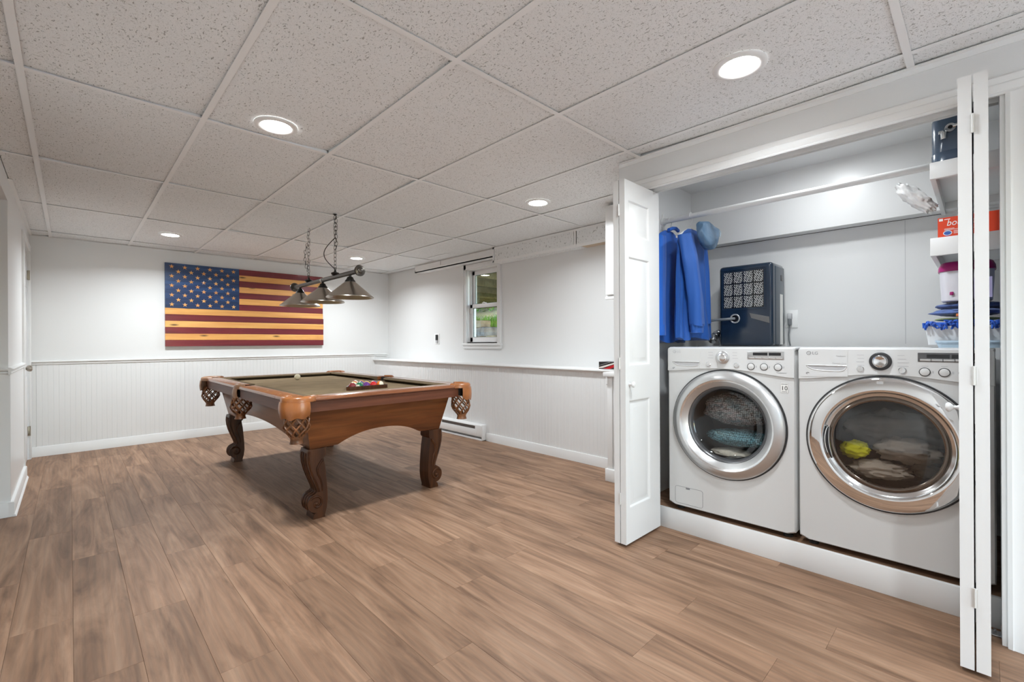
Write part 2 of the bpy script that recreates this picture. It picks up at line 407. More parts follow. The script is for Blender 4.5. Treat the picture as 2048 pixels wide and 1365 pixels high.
# ------------------------------------------------------------------ floor
FX0, FX1, FY0, FY1 = -1.75, 3.40, -2.6, 6.572
floor = struct('floor', MB().box(FX0, 3.70, FY0, 6.66, -.06, -.006), 'floor_wood', 'brown oak-look plank floor')
PW, PL = .178, 1.2192
phase = {-3: 2.2, -2: 3.15, -1: 2.59, 0: 2.064, 1: 2.43, 2: 3.02, 3: 2.64, 4: 2.23, 5: 2.547, 6: 2.10, 7: 1.673, 8: 2.088, 9: 1.725, 10: 2.09, 11: 1.618, 12: 1.182, 13: 2.31, 14: 1.93, 15: 2.66, 16: 1.45, 17: 2.2, 18: 1.8}
random.seed(5)
pm = {}
for k in range(-4, 20):
    x0 = .005 + PW * k; x1 = x0 + PW
    if x0 >= FX1: continue
    p = phase.get(k, 1.1 + ((k * 7) % 10) * .12)
    j0 = math.floor((-1.0 - p) / PL)
    for j in range(j0, 9):
        y0 = p + PL * j; y1 = y0 + PL
        y1 = min(y1, FY1); xx1 = min(x1, FX1)
        if y1 - y0 < .02: continue
        if x0 > 2.56:
            if y1 < 1.6: continue
            y0 = max(y0, 1.57)
        key = (round(xx1 - x0, 3), round(y1 - y0, 3))
        if key not in pm:
            g = .00025
            b = MB(); w, l = xx1 - x0, y1 - y0
            c = .0006      # micro-bevel
            b.loft([[(g, g, -.0055), (w - g, g, -.0055), (w - g, l - g, -.0055), (g, l - g, -.0055)], [(g, g, -c), (w - g, g, -c), (w - g, l - g, -c), (g, l - g, -c)],
                    [(g + c, g + c, 0), (w - g - c, g + c, 0), (w - g - c, l - g - c, 0), (g + c, l - g - c, 0)]])
            me = b.mesh('plank', ang=20); me.materials.append(M['floor_wood']); pm[key] = me
        o = bpy.data.objects.new('plank', pm[key]); COL.objects.link(o); o.location = (x0, y0, 0); o.parent = floor

# ------------------------------------------------------------------ ceiling
ceiling = struct('ceiling', MB().box(-1.75, 3.75, -2.7, 6.66, H + .10, H + .16), 'void_dark', 'suspended ceiling of fissured white tiles in a white metal grid')
TX = [-.1384 + .6096 * i for i in range(-3, 7)]
TY = [1.4137 + 1.2192 * j for j in range(-4, 5)]
TW = .0125
def tee(name, x0, x1, y0, y1):
    b = MB().box(x0, x1, y0, y1, H, H + .0012)
    if x1 - x0 < y1 - y0: b.box((x0 + x1) / 2 - .002, (x0 + x1) / 2 + .002, y0, y1, H + .0012, H + .035)
    else: b.box(x0, x1, (y0 + y1) / 2 - .002, (y0 + y1) / 2 + .002, H + .0012, H + .035)
    return obj(name, b, 'tee_white', ceiling)
XL_ = -.290
CE = [-1.7, 3.63, -2.6, 6.578]      # extent of the grid
for x in TX:
    if XL_ < x < CE[1]: tee('main_tee', x - TW, x + TW, CE[2] if x < 2.46 else 1.565, CE[3])
xs = [CE[0]] + [x for x in TX if CE[0] < x < CE[1]] + [CE[1]]
ys = [CE[2]] + [y for y in TY if CE[2] < y < CE[3]] + [CE[3]]
random.seed(11)
for i in range(len(xs) - 1):
    for j in range(len(ys) - 1):
        xa, xb, ya, yb = xs[i], xs[i + 1], ys[j], ys[j + 1]
        xa = max(xa, XL_)
        if xb - xa < .02: continue
        if xb > 2.47 and yb < 1.6:
            if xa > 2.45: continue
            xb = 2.44
        elif xa > 2.2 and ya < 1.565 and xb > 2.47: ya = 1.565 if xa > 2.45 else ya
        if xb - xa < .02: continue
        # cross tee on the near edge of the tile
        if ya in TY: tee('cross_tee', xa + TW, xb - TW, ya - TW, ya + TW)
        g = .004; z = H + .0045
        t = [random.uniform(0, .007) for _ in range(4)]; mid = random.uniform(.0, .0012)
        if random.random() < .45: t[random.randrange(4)] += random.uniform(.006, .014)
        P4 = [(xa + g, ya + g), (xb - g, ya + g), (xb - g, yb - g), (xa + g, yb - g)]
        # 4 x 8 sheet, corners lifted a little off the grid, the middle sagging onto it
        NX, NY = 4, 8; vs = []; fs = []
        for zz in (0, 1):
            for b_ in range(NY + 1):
                for a_ in range(NX + 1):
                    u, v = a_ / NX, b_ / NY
                    lift = (t[0] * (1 - u) ** 3 * (1 - v) ** 3 + t[1] * u ** 3 * (1 - v) ** 3 + t[2] * u ** 3 * v ** 3 + t[3] * (1 - u) ** 3 * v ** 3)
                    vs.append((xa + g + u * (xb - xa - 2 * g), ya + g + v * (yb - ya - 2 * g), z + lift + zz * .014))
        n1 = (NX + 1) * (NY + 1)
        for b_ in range(NY):
            for a_ in range(NX):
                q = b_ * (NX + 1) + a_; fs.append((q, q + 1, q + NX + 2, q + NX + 1)); fs.append((n1 + q, n1 + q + NX + 1, n1 + q + NX + 2, n1 + q + 1))
        rim = [a_ for a_ in range(NX + 1)] + [(b_ + 1) * (NX + 1) + NX for b_ in range(NY)] + [NY * (NX + 1) + a_ for a_ in range(NX - 1, -1, -1)] + [b_ * (NX + 1) for b_ in range(NY - 1, 0, -1)]
        for q in range(len(rim)):
            a_, b_ = rim[q], rim[(q + 1) % len(rim)]; fs.append((a_, b_, n1 + b_, n1 + a_))
        obj('tile', MB().add(vs, fs), 'ceiling_tile', ceiling, ang=40)
# wall-angle trim along the walls
wa = MB(); wa.box(-.29, 3.63, 6.558, 6.580, H - .0005, H + .002); obj('wall_angle', wa, 'tee_white', ceiling)
wa = MB(); wa.box(-.29, -.268, 4.45, 6.56, H - .0005, H + .002); obj('wall_angle', wa, 'tee_white', ceiling)
wa = MB(); wa.box(2.42, 2.445, -2.6, 1.55, H - .0008, H + .002); wa.box(2.441, 2.4455, -2.6, 1.56, H - .022, H); obj('wall_angle', wa, 'tee_white', ceiling)

# ------------------------------------------------------------------ walls
YB = 6.580           # back (flag) wall plane
XR = 3.640           # upper window wall plane
XL = -.290           # left wall plane
XC = 2.445           # closet front plane
wall_back = struct('wall_back', MB().box(-.45, 3.75, YB, YB + .08, 0, H + .1), 'wall_paint', 'white painted wall behind the wooden flag')
WY0, WY1, WZ0, WZ1 = 3.985, 4.575, 1.125, 2.045        # window opening
wr = MB(); wr.box(XR, XR + .14, WY1, YB, 0, H + .1); wr.box(XR, XR + .14, 1.5, WY0, 0, H + .1); wr.box(XR, XR + .14, WY0, WY1, 0, WZ0); wr.box(XR, XR + .14, WY0, WY1, WZ1, H + .1)
wall_right = struct('wall_right', wr, 'wall_paint', 'white upper wall with the small window')
wl = MB(); T = .13; DY0, DY1, DZ = 5.70, 6.475, 2.03     # left door opening
wl.box(XL - T, XL, 4.43, DY0, 0, H + .1); wl.box(XL - T, XL, DY1, YB, 0, H + .1); wl.box(XL - T, XL, DY0, DY1, DZ, H + .1)
wl.box(XL - T, XL, 3.0, 4.43, 2.065, H + .1); wl.box(XL - T, XL, -2.6, 3.0, 0, H + .1)
wall_left = struct('wall_left', wl, 'wall_paint', 'white left wall with a door and a cased opening')
struct('wall_hall', MB().box(-1.75, -1.67, -2.6, 5.0, 0, H + .1).box(-1.67, XL - T, 4.92, 5.0, 0, H + .1).box(-1.67, XL - T, 2.2, 2.28, 0, H + .1), 'wall_paint', 'white wall beyond the opening')
struct('wall_front', MB().box(-.45, .20, -2.7, -2.6, 0, H + .1).box(2.05, 2.60, -2.7, -2.6, 0, H + .1).box(.20, 2.05, -2.7, -2.6, 2.05, H + .1), 'wall_paint', 'white wall facing the flag wall')
pd = struct('door_added', None, None, 'added unseen sliding glass patio door that lets in daylight fill', (1.125, -2.65, 0))  # unseen door added behind the camera to fill the room with daylight
for xa, xb, yy in ((.20, 1.15, -2.66), (1.10, 2.05, -2.63)):
    S_ = obj('sliding_sash', MB().box(xa, xa + .06, yy, yy + .03, 0, 2.05).box(xb - .06, xb, yy, yy + .03, 0, 2.05).box(xa, xb, yy, yy + .03, 0, .09).box(xa, xb, yy, yy + .03, 1.98, 2.05), 'vinyl_white', pd)
    obj('pane', MB().box(xa + .058, xb - .058, yy + .012, yy + .017, .088, 1.982), 'window_glass', S_)
ptl = bpy.data.lights.new('added_door_portal', 'AREA'); ptl.shape = 'RECTANGLE'; ptl.size = 1.85; ptl.size_y = 2.05; ptl.cycles.is_portal = True  # sky sampling portal in the added door opening
po_ = bpy.data.objects.new('added_door_portal', ptl); COL.objects.link(po_); po_.location = (1.125, -2.69, 1.025); po_.rotation_euler = (rad(90), 0, 0)
struct('ground_added_patio', MB().box(-6, 9, -12, -2.7, -.10, -.04), 'added_patio_pale', 'added unseen pale patio slab bouncing daylight through the added glass door')  # unseen slab added to bounce daylight up to the ceiling
OY0, OY1, OZ = -.060, 1.445, 2.045      # closet opening
wc = MB(); wc.box(XC, XC + .11, OY1, 1.562, 0, H + .1); wc.box(XC, XC + .11, -2.6, OY0, 0, H + .1); wc.box(XC, XC + .11, OY0, OY1, OZ, H + .1)
wall_closet = struct('wall_closet', wc, 'wall_paint', 'white front wall of the laundry closet')
struct('wall_closet_side', MB().box(XC + .11, 3.64, 1.495, 1.562, 0, H + .1), 'closet_paint', 'white inner side wall of the laundry closet')
struct('wall_closet_end', MB().box(XC + .11, 3.52, -.48, -.41, 0, H + .1), 'closet_paint', 'white end wall of the laundry closet')
cbk = MB().box(3.40, 3.50, -.41, 1.495, 0, H + .1); cbk.box(3.30, 3.40, -.41, 1.495, 1.806, H + .1)
wall_closet_back = struct('wall_closet_back', cbk, 'closet_paint', 'white back wall of the laundry closet')
obj('panel_seam', MB().box(3.299, 3.3005, .10, 1.46, 2.036, 2.040), 'void_dark', wall_closet_back)
obj('panel_seam', MB().box(3.3985, 3.4005, -.2, 1.495, 1.8035, 1.807), 'void_dark', wall_closet_back)
obj('panel_seam', MB().box(3.399, 3.4005, .300, .302, 1.1, 1.80), 'print_light', wall_closet_back)
struct('ceiling_hall', MB().box(-1.67, XL - T, -2.6, 4.92, H - .004, H + .01), 'wall_paint', 'white ceiling beyond the opening')
struct('ceiling_closet', MB().box(XC + .11, 3.5, -.41, 1.495, H - .004, H + .01), 'closet_paint', 'white closet ceiling')

# beadboard wainscot with real grooves
def beadboard_y(mb, x, y0, y1, z0, z1, face=-1, step=.0406, sheet=1.22):
    """sheet in a plane of constant x, grooves vertical, running along y"""
    prof = [(y0, 0)]
    y = y0 + step
    i = 1
    while y < y1 - .006:
        d = .0013 if (i * step) % sheet > step else .0026
        prof += [(y - .0026, 0), (y - .0012, d), (y, .0005), (y + .0012, d), (y + .0026, 0)]; y += step; i += 1
    prof.append((y1, 0))
    vs = []
    for p, d in prof:
        vs += [(x - face * d, p, z0), (x - face * d, p, z1)]
    mb.add(vs, [(2 * i, 2 * i + 2, 2 * i + 3, 2 * i + 1) for i in range(len(prof) - 1)])
def beadboard_x(mb, y, x0, x1, z0, z1, face=-1, step=.0406):
    b = MB(); beadboard_y(b, y, x0, x1, z0, z1, face, step)
    for v in b.v: v.x, v.y = v.y, v.x
    mb.add(b.v, b.f)
bb = MB(); beadboard_x(bb, 6.571, -.285, 3.42, .0, .935); bb.box(-.285, 3.42, 6.575, YB, 0, .935)
o = obj('beadboard', bb, 'wall_paint', wall_back, ang=20)
# chair rail on the flag wall (shaped profile)
railp = [(0, .920), (-.012, .922), (-.014, .928), (-.010, .934), (-.018, .940), (-.024, .948), (-.024, .954), (-.014, .960), (0, .962)]
struct('trim_1', MB().prism([(YB - .004 + a, z) for a, z in railp], 'x', -.285, 3.60), 'trim_paint', 'white moulded chair rail on the flag wall')
struct('baseboard_back', MB().prism([(YB - .006, 0), (6.564, 0), (6.564, .094), (6.567, .100), (YB - .006, .100)], 'x', -.285, 3.40), 'trim_paint', 'white baseboard below the flag wall')
# lower window wall: boxed-out wainscot with a deep ledge
XW = 3.405
lowbox = MB().box(XW + .004, XR, 2.09, YB - .006, 0, .835)
wlow = obj('wainscot_box', lowbox, 'wall_paint', wall_right)
bb = MB(); beadboard_y(bb, XW, 2.09, 6.571, 0, .84); obj('beadboard', bb, 'wall_paint', wall_right, ang=20)
lp = [(XR, .838), (XW - .006, .838), (XW - .010, .846), (XW - .016, .850), (XW - .024, .852), (XW - .034, .856), (XW - .038, .862), (XW - .036, .872), (XW - .030, .876), (XR, .876)]
trim2 = struct('trim_2', MB().prism(lp, 'y', 2.10, YB - .012), 'trim_paint', 'white ledge with moulded edge along the window wall')
bd = MB().prism([(XW, 0), (XW - .012, 0), (XW - .012, .083), (XW - .009, .090), (XW, .090)], 'y', 2.09, 3.93)
struct('baseboard_right', bd, 'trim_paint', 'white baseboard below the window wall')
struct('baseboard_right_far', MB().prism([(XW, 0), (XW - .012, 0), (XW - .012, .083), (XW - .009, .090), (XW, .090)], 'y', 4.88, 6.56), 'trim_paint', 'white baseboard between the heater and the corner')
# left wall wainscot, rail and base
wf = MB(); wf.box(XL, XL + .008, 4.424, 5.635, 0, .93); wf.box(XL - T, XL + .008, 4.422, 4.43, 0, .93)
obj('wainscot_panel', wf, 'trim_paint', wall_left)
rp = [(0, .925), (.012, .928), (.016, .936), (.010, .944), (.022, .952), (.024, .962), (.010, .970), (0, .972)]
tl = MB().prism([(XL + a, z) for a, z in rp], 'y', 4.41, 5.635); tl.prism([(4.43 - a, z) for a, z in rp], 'x', XL - T, XL)
struct('trim_3', tl, 'trim_paint', 'white chair rail wrapping the end of the left wall')
bl = MB().prism([(XL, 0), (XL + .026, 0), (XL + .026, .088), (XL + .022, .095), (XL, .095)], 'y', 4.404, 5.635)
bl.prism([(4.43, 0), (4.404, 0), (4.404, .088), (4.408, .095), (4.43, .095)], 'x', XL - T, XL)
bl.prism([(XL + .02, 0), (XL + .036, 0), (XL + .030, .012), (XL + .02, .018)], 'y', 4.40, 5.62)
struct('baseboard_left', bl, 'trim_paint', 'white baseboard of the left wall')

# ------------------------------------------------------------------ left door
door1 = struct('door_1', None, None, 'white panel door in the left wall with a round metal knob', (XL, 6.08, 0))
dl = MB().rbox(XL - .045, XL - .010, DY0 + .01, DY1 - .01, .012, DZ - .008, .002)
leaf = obj('leaf', dl, 'door_paint', door1)
for z0, z1 in ((.18, .82), (1.0, 1.55), (1.67, 1.90)):
    for y0, y1 in ((5.79, 6.05), (6.13, 6.39)):
        obj('door_panel', MB().rbox(XL - .012, XL - .006, y0, y1, z0, z1, .004), 'door_paint', leaf)
cs = MB().rbox(XL - .002, XL + .016, DY0 - .066, DY0, 0, DZ + .066, .004); cs.rbox(XL - .002, XL + .016, DY1, DY1 + .066, 0, DZ + .066, .004); cs.rbox(XL - .002, XL + .0155, DY0, DY1, DZ, DZ + .066, .004)
obj('casing', cs, 'trim_paint', door1)
kb = MB().lathe([(.0, -.012), (.028, -.012), (.030, -.006), (.012, -.002), (.011, .016), (.024, .022), (.028, .034), (.027, .046), (.018, .054), (0, .056)], (XL, 5.775, .915), 'x', 20)
obj('knob', kb, 'nickel', door1)
for z in (.28, 1.80):
    obj('hinge', MB().rbox(XL - .012, XL + .006, DY1 - .018, DY1 + .016, z - .045, z + .045, .003).lathe([(.006, -.047), (.006, .047)], (XL + .006, DY1 - .004, z), 'z', 10, True), 'brass_dull', door1)

# ------------------------------------------------------------------ closet trim, step, bifold doors
hp = [(XC, 2.012), (XC - .010, 2.012), (XC - .013, 2.018), (XC - .011, 2.022), (XC - .015, 2.028), (XC - .017, 2.048), (XC - .014, 2.053), (XC - .018, 2.060), (XC - .020, 2.074), (XC - .012, 2.082), (XC, 2.084)]
struct('trim_4', MB().prism(hp, 'y', OY0 - .055, OY1 + .07), 'trim_paint', 'white fluted casing over the closet opening')
sp = lambda y, s: [(XC, y), (XC - .012, y), (XC - .016, y + s * .012), (XC - .014, y + s * .018), (XC - .018, y + s * .045), (XC - .021, y + s * .060), (XC - .012, y + s * .068), (XC, y + s * .07)]
struct('trim_5', MB().prism(sp(OY0 - .002, -1), 'z', 0, 2.012), 'trim_paint', 'white fluted casing on the near side of the closet opening')
struct('trim_6', MB().prism(sp(OY1 + .002, 1), 'z', 0, 2.012), 'trim_paint', 'white fluted casing behind the folded door by the jackets')
jb = MB().box(XC, XC + .11, OY1 - .014, OY1, 0, OZ).box(XC, XC + .11, OY0, OY0 + .012, 0, OZ).box(XC, XC + .11, OY0, OY1, 2.030, OZ)
trk = struct('trim_7', jb, 'trim_paint', 'white closet door jamb')
tr = MB().box(2.478, 2.482, OY0 + .013, OY1 - .015, 2.004, 2.030).box(2.508, 2.512, OY0 + .013, OY1 - .015, 2.004, 2.030).box(2.478, 2.512, OY0 + .013, OY1 - .015, 2.026, 2.030)
obj('door_track', tr, 'trim_paint', trk)
XS = 2.571; ZS = .117
struct('floor_closet', MB().box(XS + .016, 3.42, -.41, 1.495, 0, ZS), 'floor_wood', 'raised wood floor of the laundry closet')
struct('trim_8', MB().rbox(XS, XS + .018, -.41, 1.493, .0, ZS + .004, .002), 'trim_paint', 'white riser board below the washer and dryer')

def bifold(name, label, ya, sgn, knob_face, lean=0.):
    """two folded leaves standing out from the opening; ya = outer face towards the opening's middle"""
    root = struct(name, None, None, label, (2.35, ya - sgn * .035, .012)); x0, x1 = 2.158, 2.533; z0, z1 = .016, 2.004; th = .034
    PZ = ((.205, .800), (.985, 1.590), (1.700, 1.900)); px0, px1 = x0 + .036, x1 - .112
    def leaf(f0, s):
        # f0: y of the face that carries the visible panels, s: direction from that face into the leaf
        ylo, yhi = min(f0, f0 + s * th), max(f0, f0 + s * th)
        b = MB().box(x0, px0, ylo, yhi, z0, z1).box(px1, x1, ylo, yhi, z0, z1)
        edges = [z0] + [q for p in PZ for q in p] + [z1]
        for k in range(0, len(edges), 2): b.box(px0, px1, ylo, yhi, edges[k], edges[k + 1])
        L = obj('leaf', b, 'door_paint', root)
        for pz0, pz1 in PZ:
            fr = MB()
            def ringat(i, h): return [(px0 + i, f0 + s * h, pz0 + i), (px1 - i, f0 + s * h, pz0 + i), (px1 - i, f0 + s * h, pz1 - i), (px0 + i, f0 + s * h, pz1 - i)]
            fr.loft([ringat(0, th - .001), ringat(0, .0), ringat(.005, .0012), ringat(.013, .0085), ringat(.020, .0090), ringat(.024, .0086), ringat(.044, .0025), ringat(.048, .0018)])
            obj('door_panel', fr, 'door_paint', L, ang=25)
        return L
    L1 = leaf(ya, -sgn if False else (1 if sgn > 0 else -1)); yb = ya + (1 if sgn > 0 else -1) * (th + .0045)
    L2 = leaf(yb + (1 if sgn > 0 else -1) * th, -(1 if sgn > 0 else -1))
    s = 1 if sgn > 0 else -1
    ym = ya + s * (th + .002)
    for z in (.26, 1.00, 1.84):
        h = MB().lathe([(.0032, -.032), (.0032, .032)], (x0 - .003, ym, z), 'z', 10, True).box(x0 - .0016, x0 + .0002, ym - .007, ym + .007, z - .030, z + .030)
        obj('hinge', h, 'hinge_white', root)
    if knob_face:
        k = MB().lathe([(.009, 0), (.009, .002), (.0065, .006), (.0065, .014), (.012, .019), (.016, .024), (.0165, .029), (.012, .034), (.0, .036)], (0, 0, 0), 'y', 18)
        k.xf(Matrix.Translation((2.195, ya, .886)) @ (Matrix.Rotation(pi, 4, 'X') if s > 0 else Matrix.Identity(4)))
        obj('knob', k, 'door_paint', L1)
    pv = MB().lathe([(.005, 2.004), (.005, 2.026)], (x1 - .03, ya + s * th / 2, 0), 'z', 8, True); obj('pivot_pin', pv, 'silver', root)
    return root
bifold('door_2', 'white folded closet door beside the blue jackets', 1.344, 1, True)
bifold('door_3', 'white folded closet door in front of the dryer edge and shelves', .055, -1, True)
fb = MB().rbox(2.50, 2.545, -.050, -.010, 0.0, .005, .001).lathe([(.004, .004), (.004, .018)], (2.522, -.03, 0), 'z', 8, True).box(2.512, 2.532, -.052, -.046, 0, .045)
tag(obj('door_pivot_bracket', fb, 'duct_silver'), 'small metal pivot bracket on the floor at the closet jamb', 'bracket')

# ------------------------------------------------------------------ window
win = struct('window_1', None, None, 'small white double-hung window', (XR, 4.28, WZ0))
c = .062
cz = MB()
cprof = lambda b, y0, y1, z0, z1: b.rbox(XR - .018, XR + .004, y0, y1, z0, z1, .005, 2)
cprof(cz, WY1 - .005, WY1 + c, WZ0 - .02, WZ1 + c); cprof(cz, WY0 - c, WY0 + .005, WZ0 - .02, WZ1 + c); cprof(cz, WY0 - c, WY1 + c, WZ1 - .002, WZ1 + c + .0)
cz.rbox(XR - .026, XR - .012, WY1 + c - .022, WY1 + c, WZ0 - .02, WZ1 + c, .004).rbox(XR - .026, XR - .012, WY0 - c, WY0 - c + .022, WZ0 - .02, WZ1 + c, .004)
obj('casing', cz, 'trim_paint', win)
sl = MB().rbox(XR - .036, XR + .12, WY0 - c - .008, WY1 + c + .008, WZ0 - .040, WZ0 - .012, .006).rbox(XR - .020, XR + .002, WY0 - c, WY1 + c, WZ0 - .080, WZ0 - .036, .004)
obj('sill', sl, 'trim_paint', win)
jm = MB().box(XR, XR + .14, WY1 - .012, WY1, WZ0 - .014, WZ1).box(XR, XR + .14, WY0, WY0 + .012, WZ0 - .014, WZ1).box(XR, XR + .14, WY0, WY1, WZ1 - .012, WZ1).box(XR, XR + .14, WY0, WY1, WZ0 - .014, WZ0 + .002)
jm.box(XR + .045, XR + .055, WY1 - .026, WY1, WZ0, WZ1).box(XR + .045, XR + .055, WY0, WY0 + .026, WZ0, WZ1)
obj('window_frame', jm, 'vinyl_white', win)
def sash(x, z0, z1, st, rb, rt):
    y0, y1 = WY0 + .014, WY1 - .014
    b = MB().rbox(x, x + .034, y0, y0 + st, z0, z1, .004).rbox(x, x + .034, y1 - st, y1, z0, z1, .004).rbox(x, x + .034, y0, y1, z0, z0 + rb, .004).rbox(x, x + .034, y0, y1, z1 - rt, z1, .004)
    S = obj('sash', b, 'vinyl_white', win)
    gk = MB(); yy0, yy1, zz0, zz1 = y0 + st, y1 - st, z0 + rb, z1 - rt
    gk.box(x + .010, x + .016, yy0, yy0 + .006, zz0, zz1).box(x + .010, x + .016, yy1 - .006, yy1, zz0, zz1).box(x + .010, x + .016, yy0, yy1, zz0, zz0 + .005).box(x + .010, x + .016, yy0, yy1, zz1 - .005, zz1)
    obj('glazing_bead', gk, 'glass_green', S)
    obj('pane', MB().box(x + .015, x + .019, yy0 - .002, yy1 + .002, zz0 - .002, zz1 + .002), 'window_glass', S)
    return S
s1 = sash(XR + .078, 1.565, WZ1 - .012, .052, .045, .055)
s2 = sash(XR + .040, WZ0 + .002, 1.605, .052, .060, .048)
obj('sash_lock', MB().rbox(XR + .026, XR + .062, 4.26, 4.31, 1.604, 1.618, .004).rbox(XR + .02, XR + .04, 4.275, 4.285, 1.612, 1.624, .002), 'vinyl_white', s2)
obj('tilt_latch', MB().rbox(XR + .030, XR + .044, WY1 - .045, WY1 - .018, 1.49, 1.56, .003), 'plastic_white', s2)

# ------------------------------------------------------------------ soffits above the window
so1 = struct('soffit', None, None, 'tiled soffit box on the window wall', (3.5, 3.0, 2.04))
x0 = 3.500
for y0, y1 in ((1.57, 2.72), (2.735, 3.90)):
    obj('soffit_tile', MB().box(x0, x0 + .012, y0 + .01, y1 - .01, 2.048, H - .004), 'ceiling_tile', so1)
b = MB().box(x0 - .0015, x0 + .0, 1.57, 3.92, H - .022, H).box(x0 - .0015, x0, 1.57, 3.92, 2.040, 2.062).box(x0, x0 + .022, 1.57, 3.92, 2.0385, 2.040).box(x0 - .0015, x0, 3.895, 3.92, 2.04, H).box(x0 - .001, x0, 2.718, 2.738, 2.06, H - .02)
obj('corner_angle', b, 'tee_white', so1)
obj('soffit_tile', MB().box(x0 + .004, XR, 2.70, 3.915, 2.041, 2.050), 'ceiling_tile', so1)
obj('bare_panel', MB().box(x0 + .022, XR, 1.57, 2.69, 2.044, 2.052), 'soffit_bare', so1)
obj('soffit_end', MB().box(x0, XR, 3.912, 3.922, 2.04, H), 'tee_white', so1)
so2 = struct('soffit_pipe_cover', None, None, 'thin white pipe cover above the window', (3.52, 4.8, 2.112))
b = MB().box(3.518, XR, 3.922, 5.60, 2.112, 2.124).box(3.518, 3.530, 3.922, 5.60, 2.112, 2.150)
obj('lower_board', b, 'tee_white', so2)
obj('upper_board', MB().box(3.528, 3.540, 3.922, 4.98, 2.152, H - .004).box(3.522, 3.534, 4.99, 5.60, 2.152, H - .006), 'tee_white', so2)
obj('end_board', MB().box(3.518, XR, 5.585, 5.60, 2.112, H - .004), 'tee_white', so2)
obj('ceiling_slot', MB().box(3.30, 3.34, 4.55, 4.95, H - .0008, H + .0005), 'tee_white', so2)

# ------------------------------------------------------------------ recessed lights
def downlight(x, y, label, k=1.0):
    t = thing('recessed_light', label, 'ceiling light', (x, y, H), 0, 'recessed ceiling lights')
    obj('trim_ring', MB().lathe([(.068, .004), (.070, -.003), (.076, -.006), (.092, -.005), (.098, -.001), (.098, .004)], (x, y, H), 'z', 40), 'plastic_white', t)
    obj('lens', MB().lathe([(.0, -.0095), (.025, -.009), (.05, -.007), (.066, -.003), (.069, .0), (.069, .003)], (x, y, H), 'z', 40), 'lens', t)
    ld = bpy.data.lights.new('downlight', 'AREA'); ld.shape = 'DISK'; ld.size = .13; ld.energy = LAMP_W * k; ld.color = LAMP_COL; ld.spread = LAMP_SPREAD
    lo = bpy.data.objects.new('downlight', ld); COL.objects.link(lo); lo.parent = t; lo.location = (0, 0, -.012)
    return t
downlight(1.915, .667, 'bright recessed ceiling light nearest the laundry closet door opening', .55)
downlight(.748, 2.467, 'bright recessed ceiling light beside the near end of the pool table')
downlight(.724, 5.635, 'bright recessed ceiling light above the flag canton by the far wall')
downlight(2.635, 2.416, 'bright recessed ceiling light beside the tiled soffit and closet', .8)
downlight(2.647, 5.591, 'bright recessed ceiling light between the hanging lamp and far corner')
downlight(.75, -.65, 'unseen recessed ceiling light assumed just behind the camera position', .8)  # unseen downlight, added behind the camera to light the room
downlight(.75, -2.05, 'unseen recessed ceiling light assumed next to the added patio door', .7)  # second unseen downlight, added by the added door
# small round closet light behind the header
clt = thing('closet_light', 'small round white ceiling light inside the laundry closet', 'ceiling light', (2.86, .62, H - .004))
obj('housing', MB().lathe([(.075, 0), (.075, -.014), (.066, -.018), (.060, -.018)], (2.86, .62, H - .004), 'z', 32), 'plastic_white', clt)
obj('lens', MB().lathe([(.060, -.017), (.03, -.021), (0, -.022)], (2.86, .62, H - .004), 'z', 32), 'lens', clt)
ld = bpy.data.lights.new('closet_lamp', 'AREA'); ld.shape = 'DISK'; ld.size = .11; ld.energy = 3.0; ld.color = LAMP_COL
lo = bpy.data.objects.new('closet_lamp', ld); COL.objects.link(lo); lo.parent = clt; lo.location = (0, 0, -.025)

# ------------------------------------------------------------------ pool table
TCX, TCY = 1.580, 3.995
TH_X, TH_Y = .662, 1.205           # outer half sizes of the rails
ZT, ZA = .797, .706                # rail top, apron bottom
ZC = .762                          # cloth
pt = thing('pool_table', 'carved brown wooden pool table with tan cloth and leather net pockets', 'pool table', (TCX, TCY, 0))
X0, X1, Y0, Y1 = TCX - TH_X, TCX + TH_X, TCY - TH_Y, TCY + TH_Y
RW = .128                          # wooden rail width
# slate / playfield
obj('slate', MB().box(X0 + .10, X1 - .10, Y0 + .10, Y1 - .10, ZC - .050, ZC - .004), 'slate_dark', pt)
obj('cloth', MB().rbox(X0 + .085, X1 - .085, Y0 + .085, Y1 - .085, ZC - .006, ZC, .002), 'cloth_felt', pt)
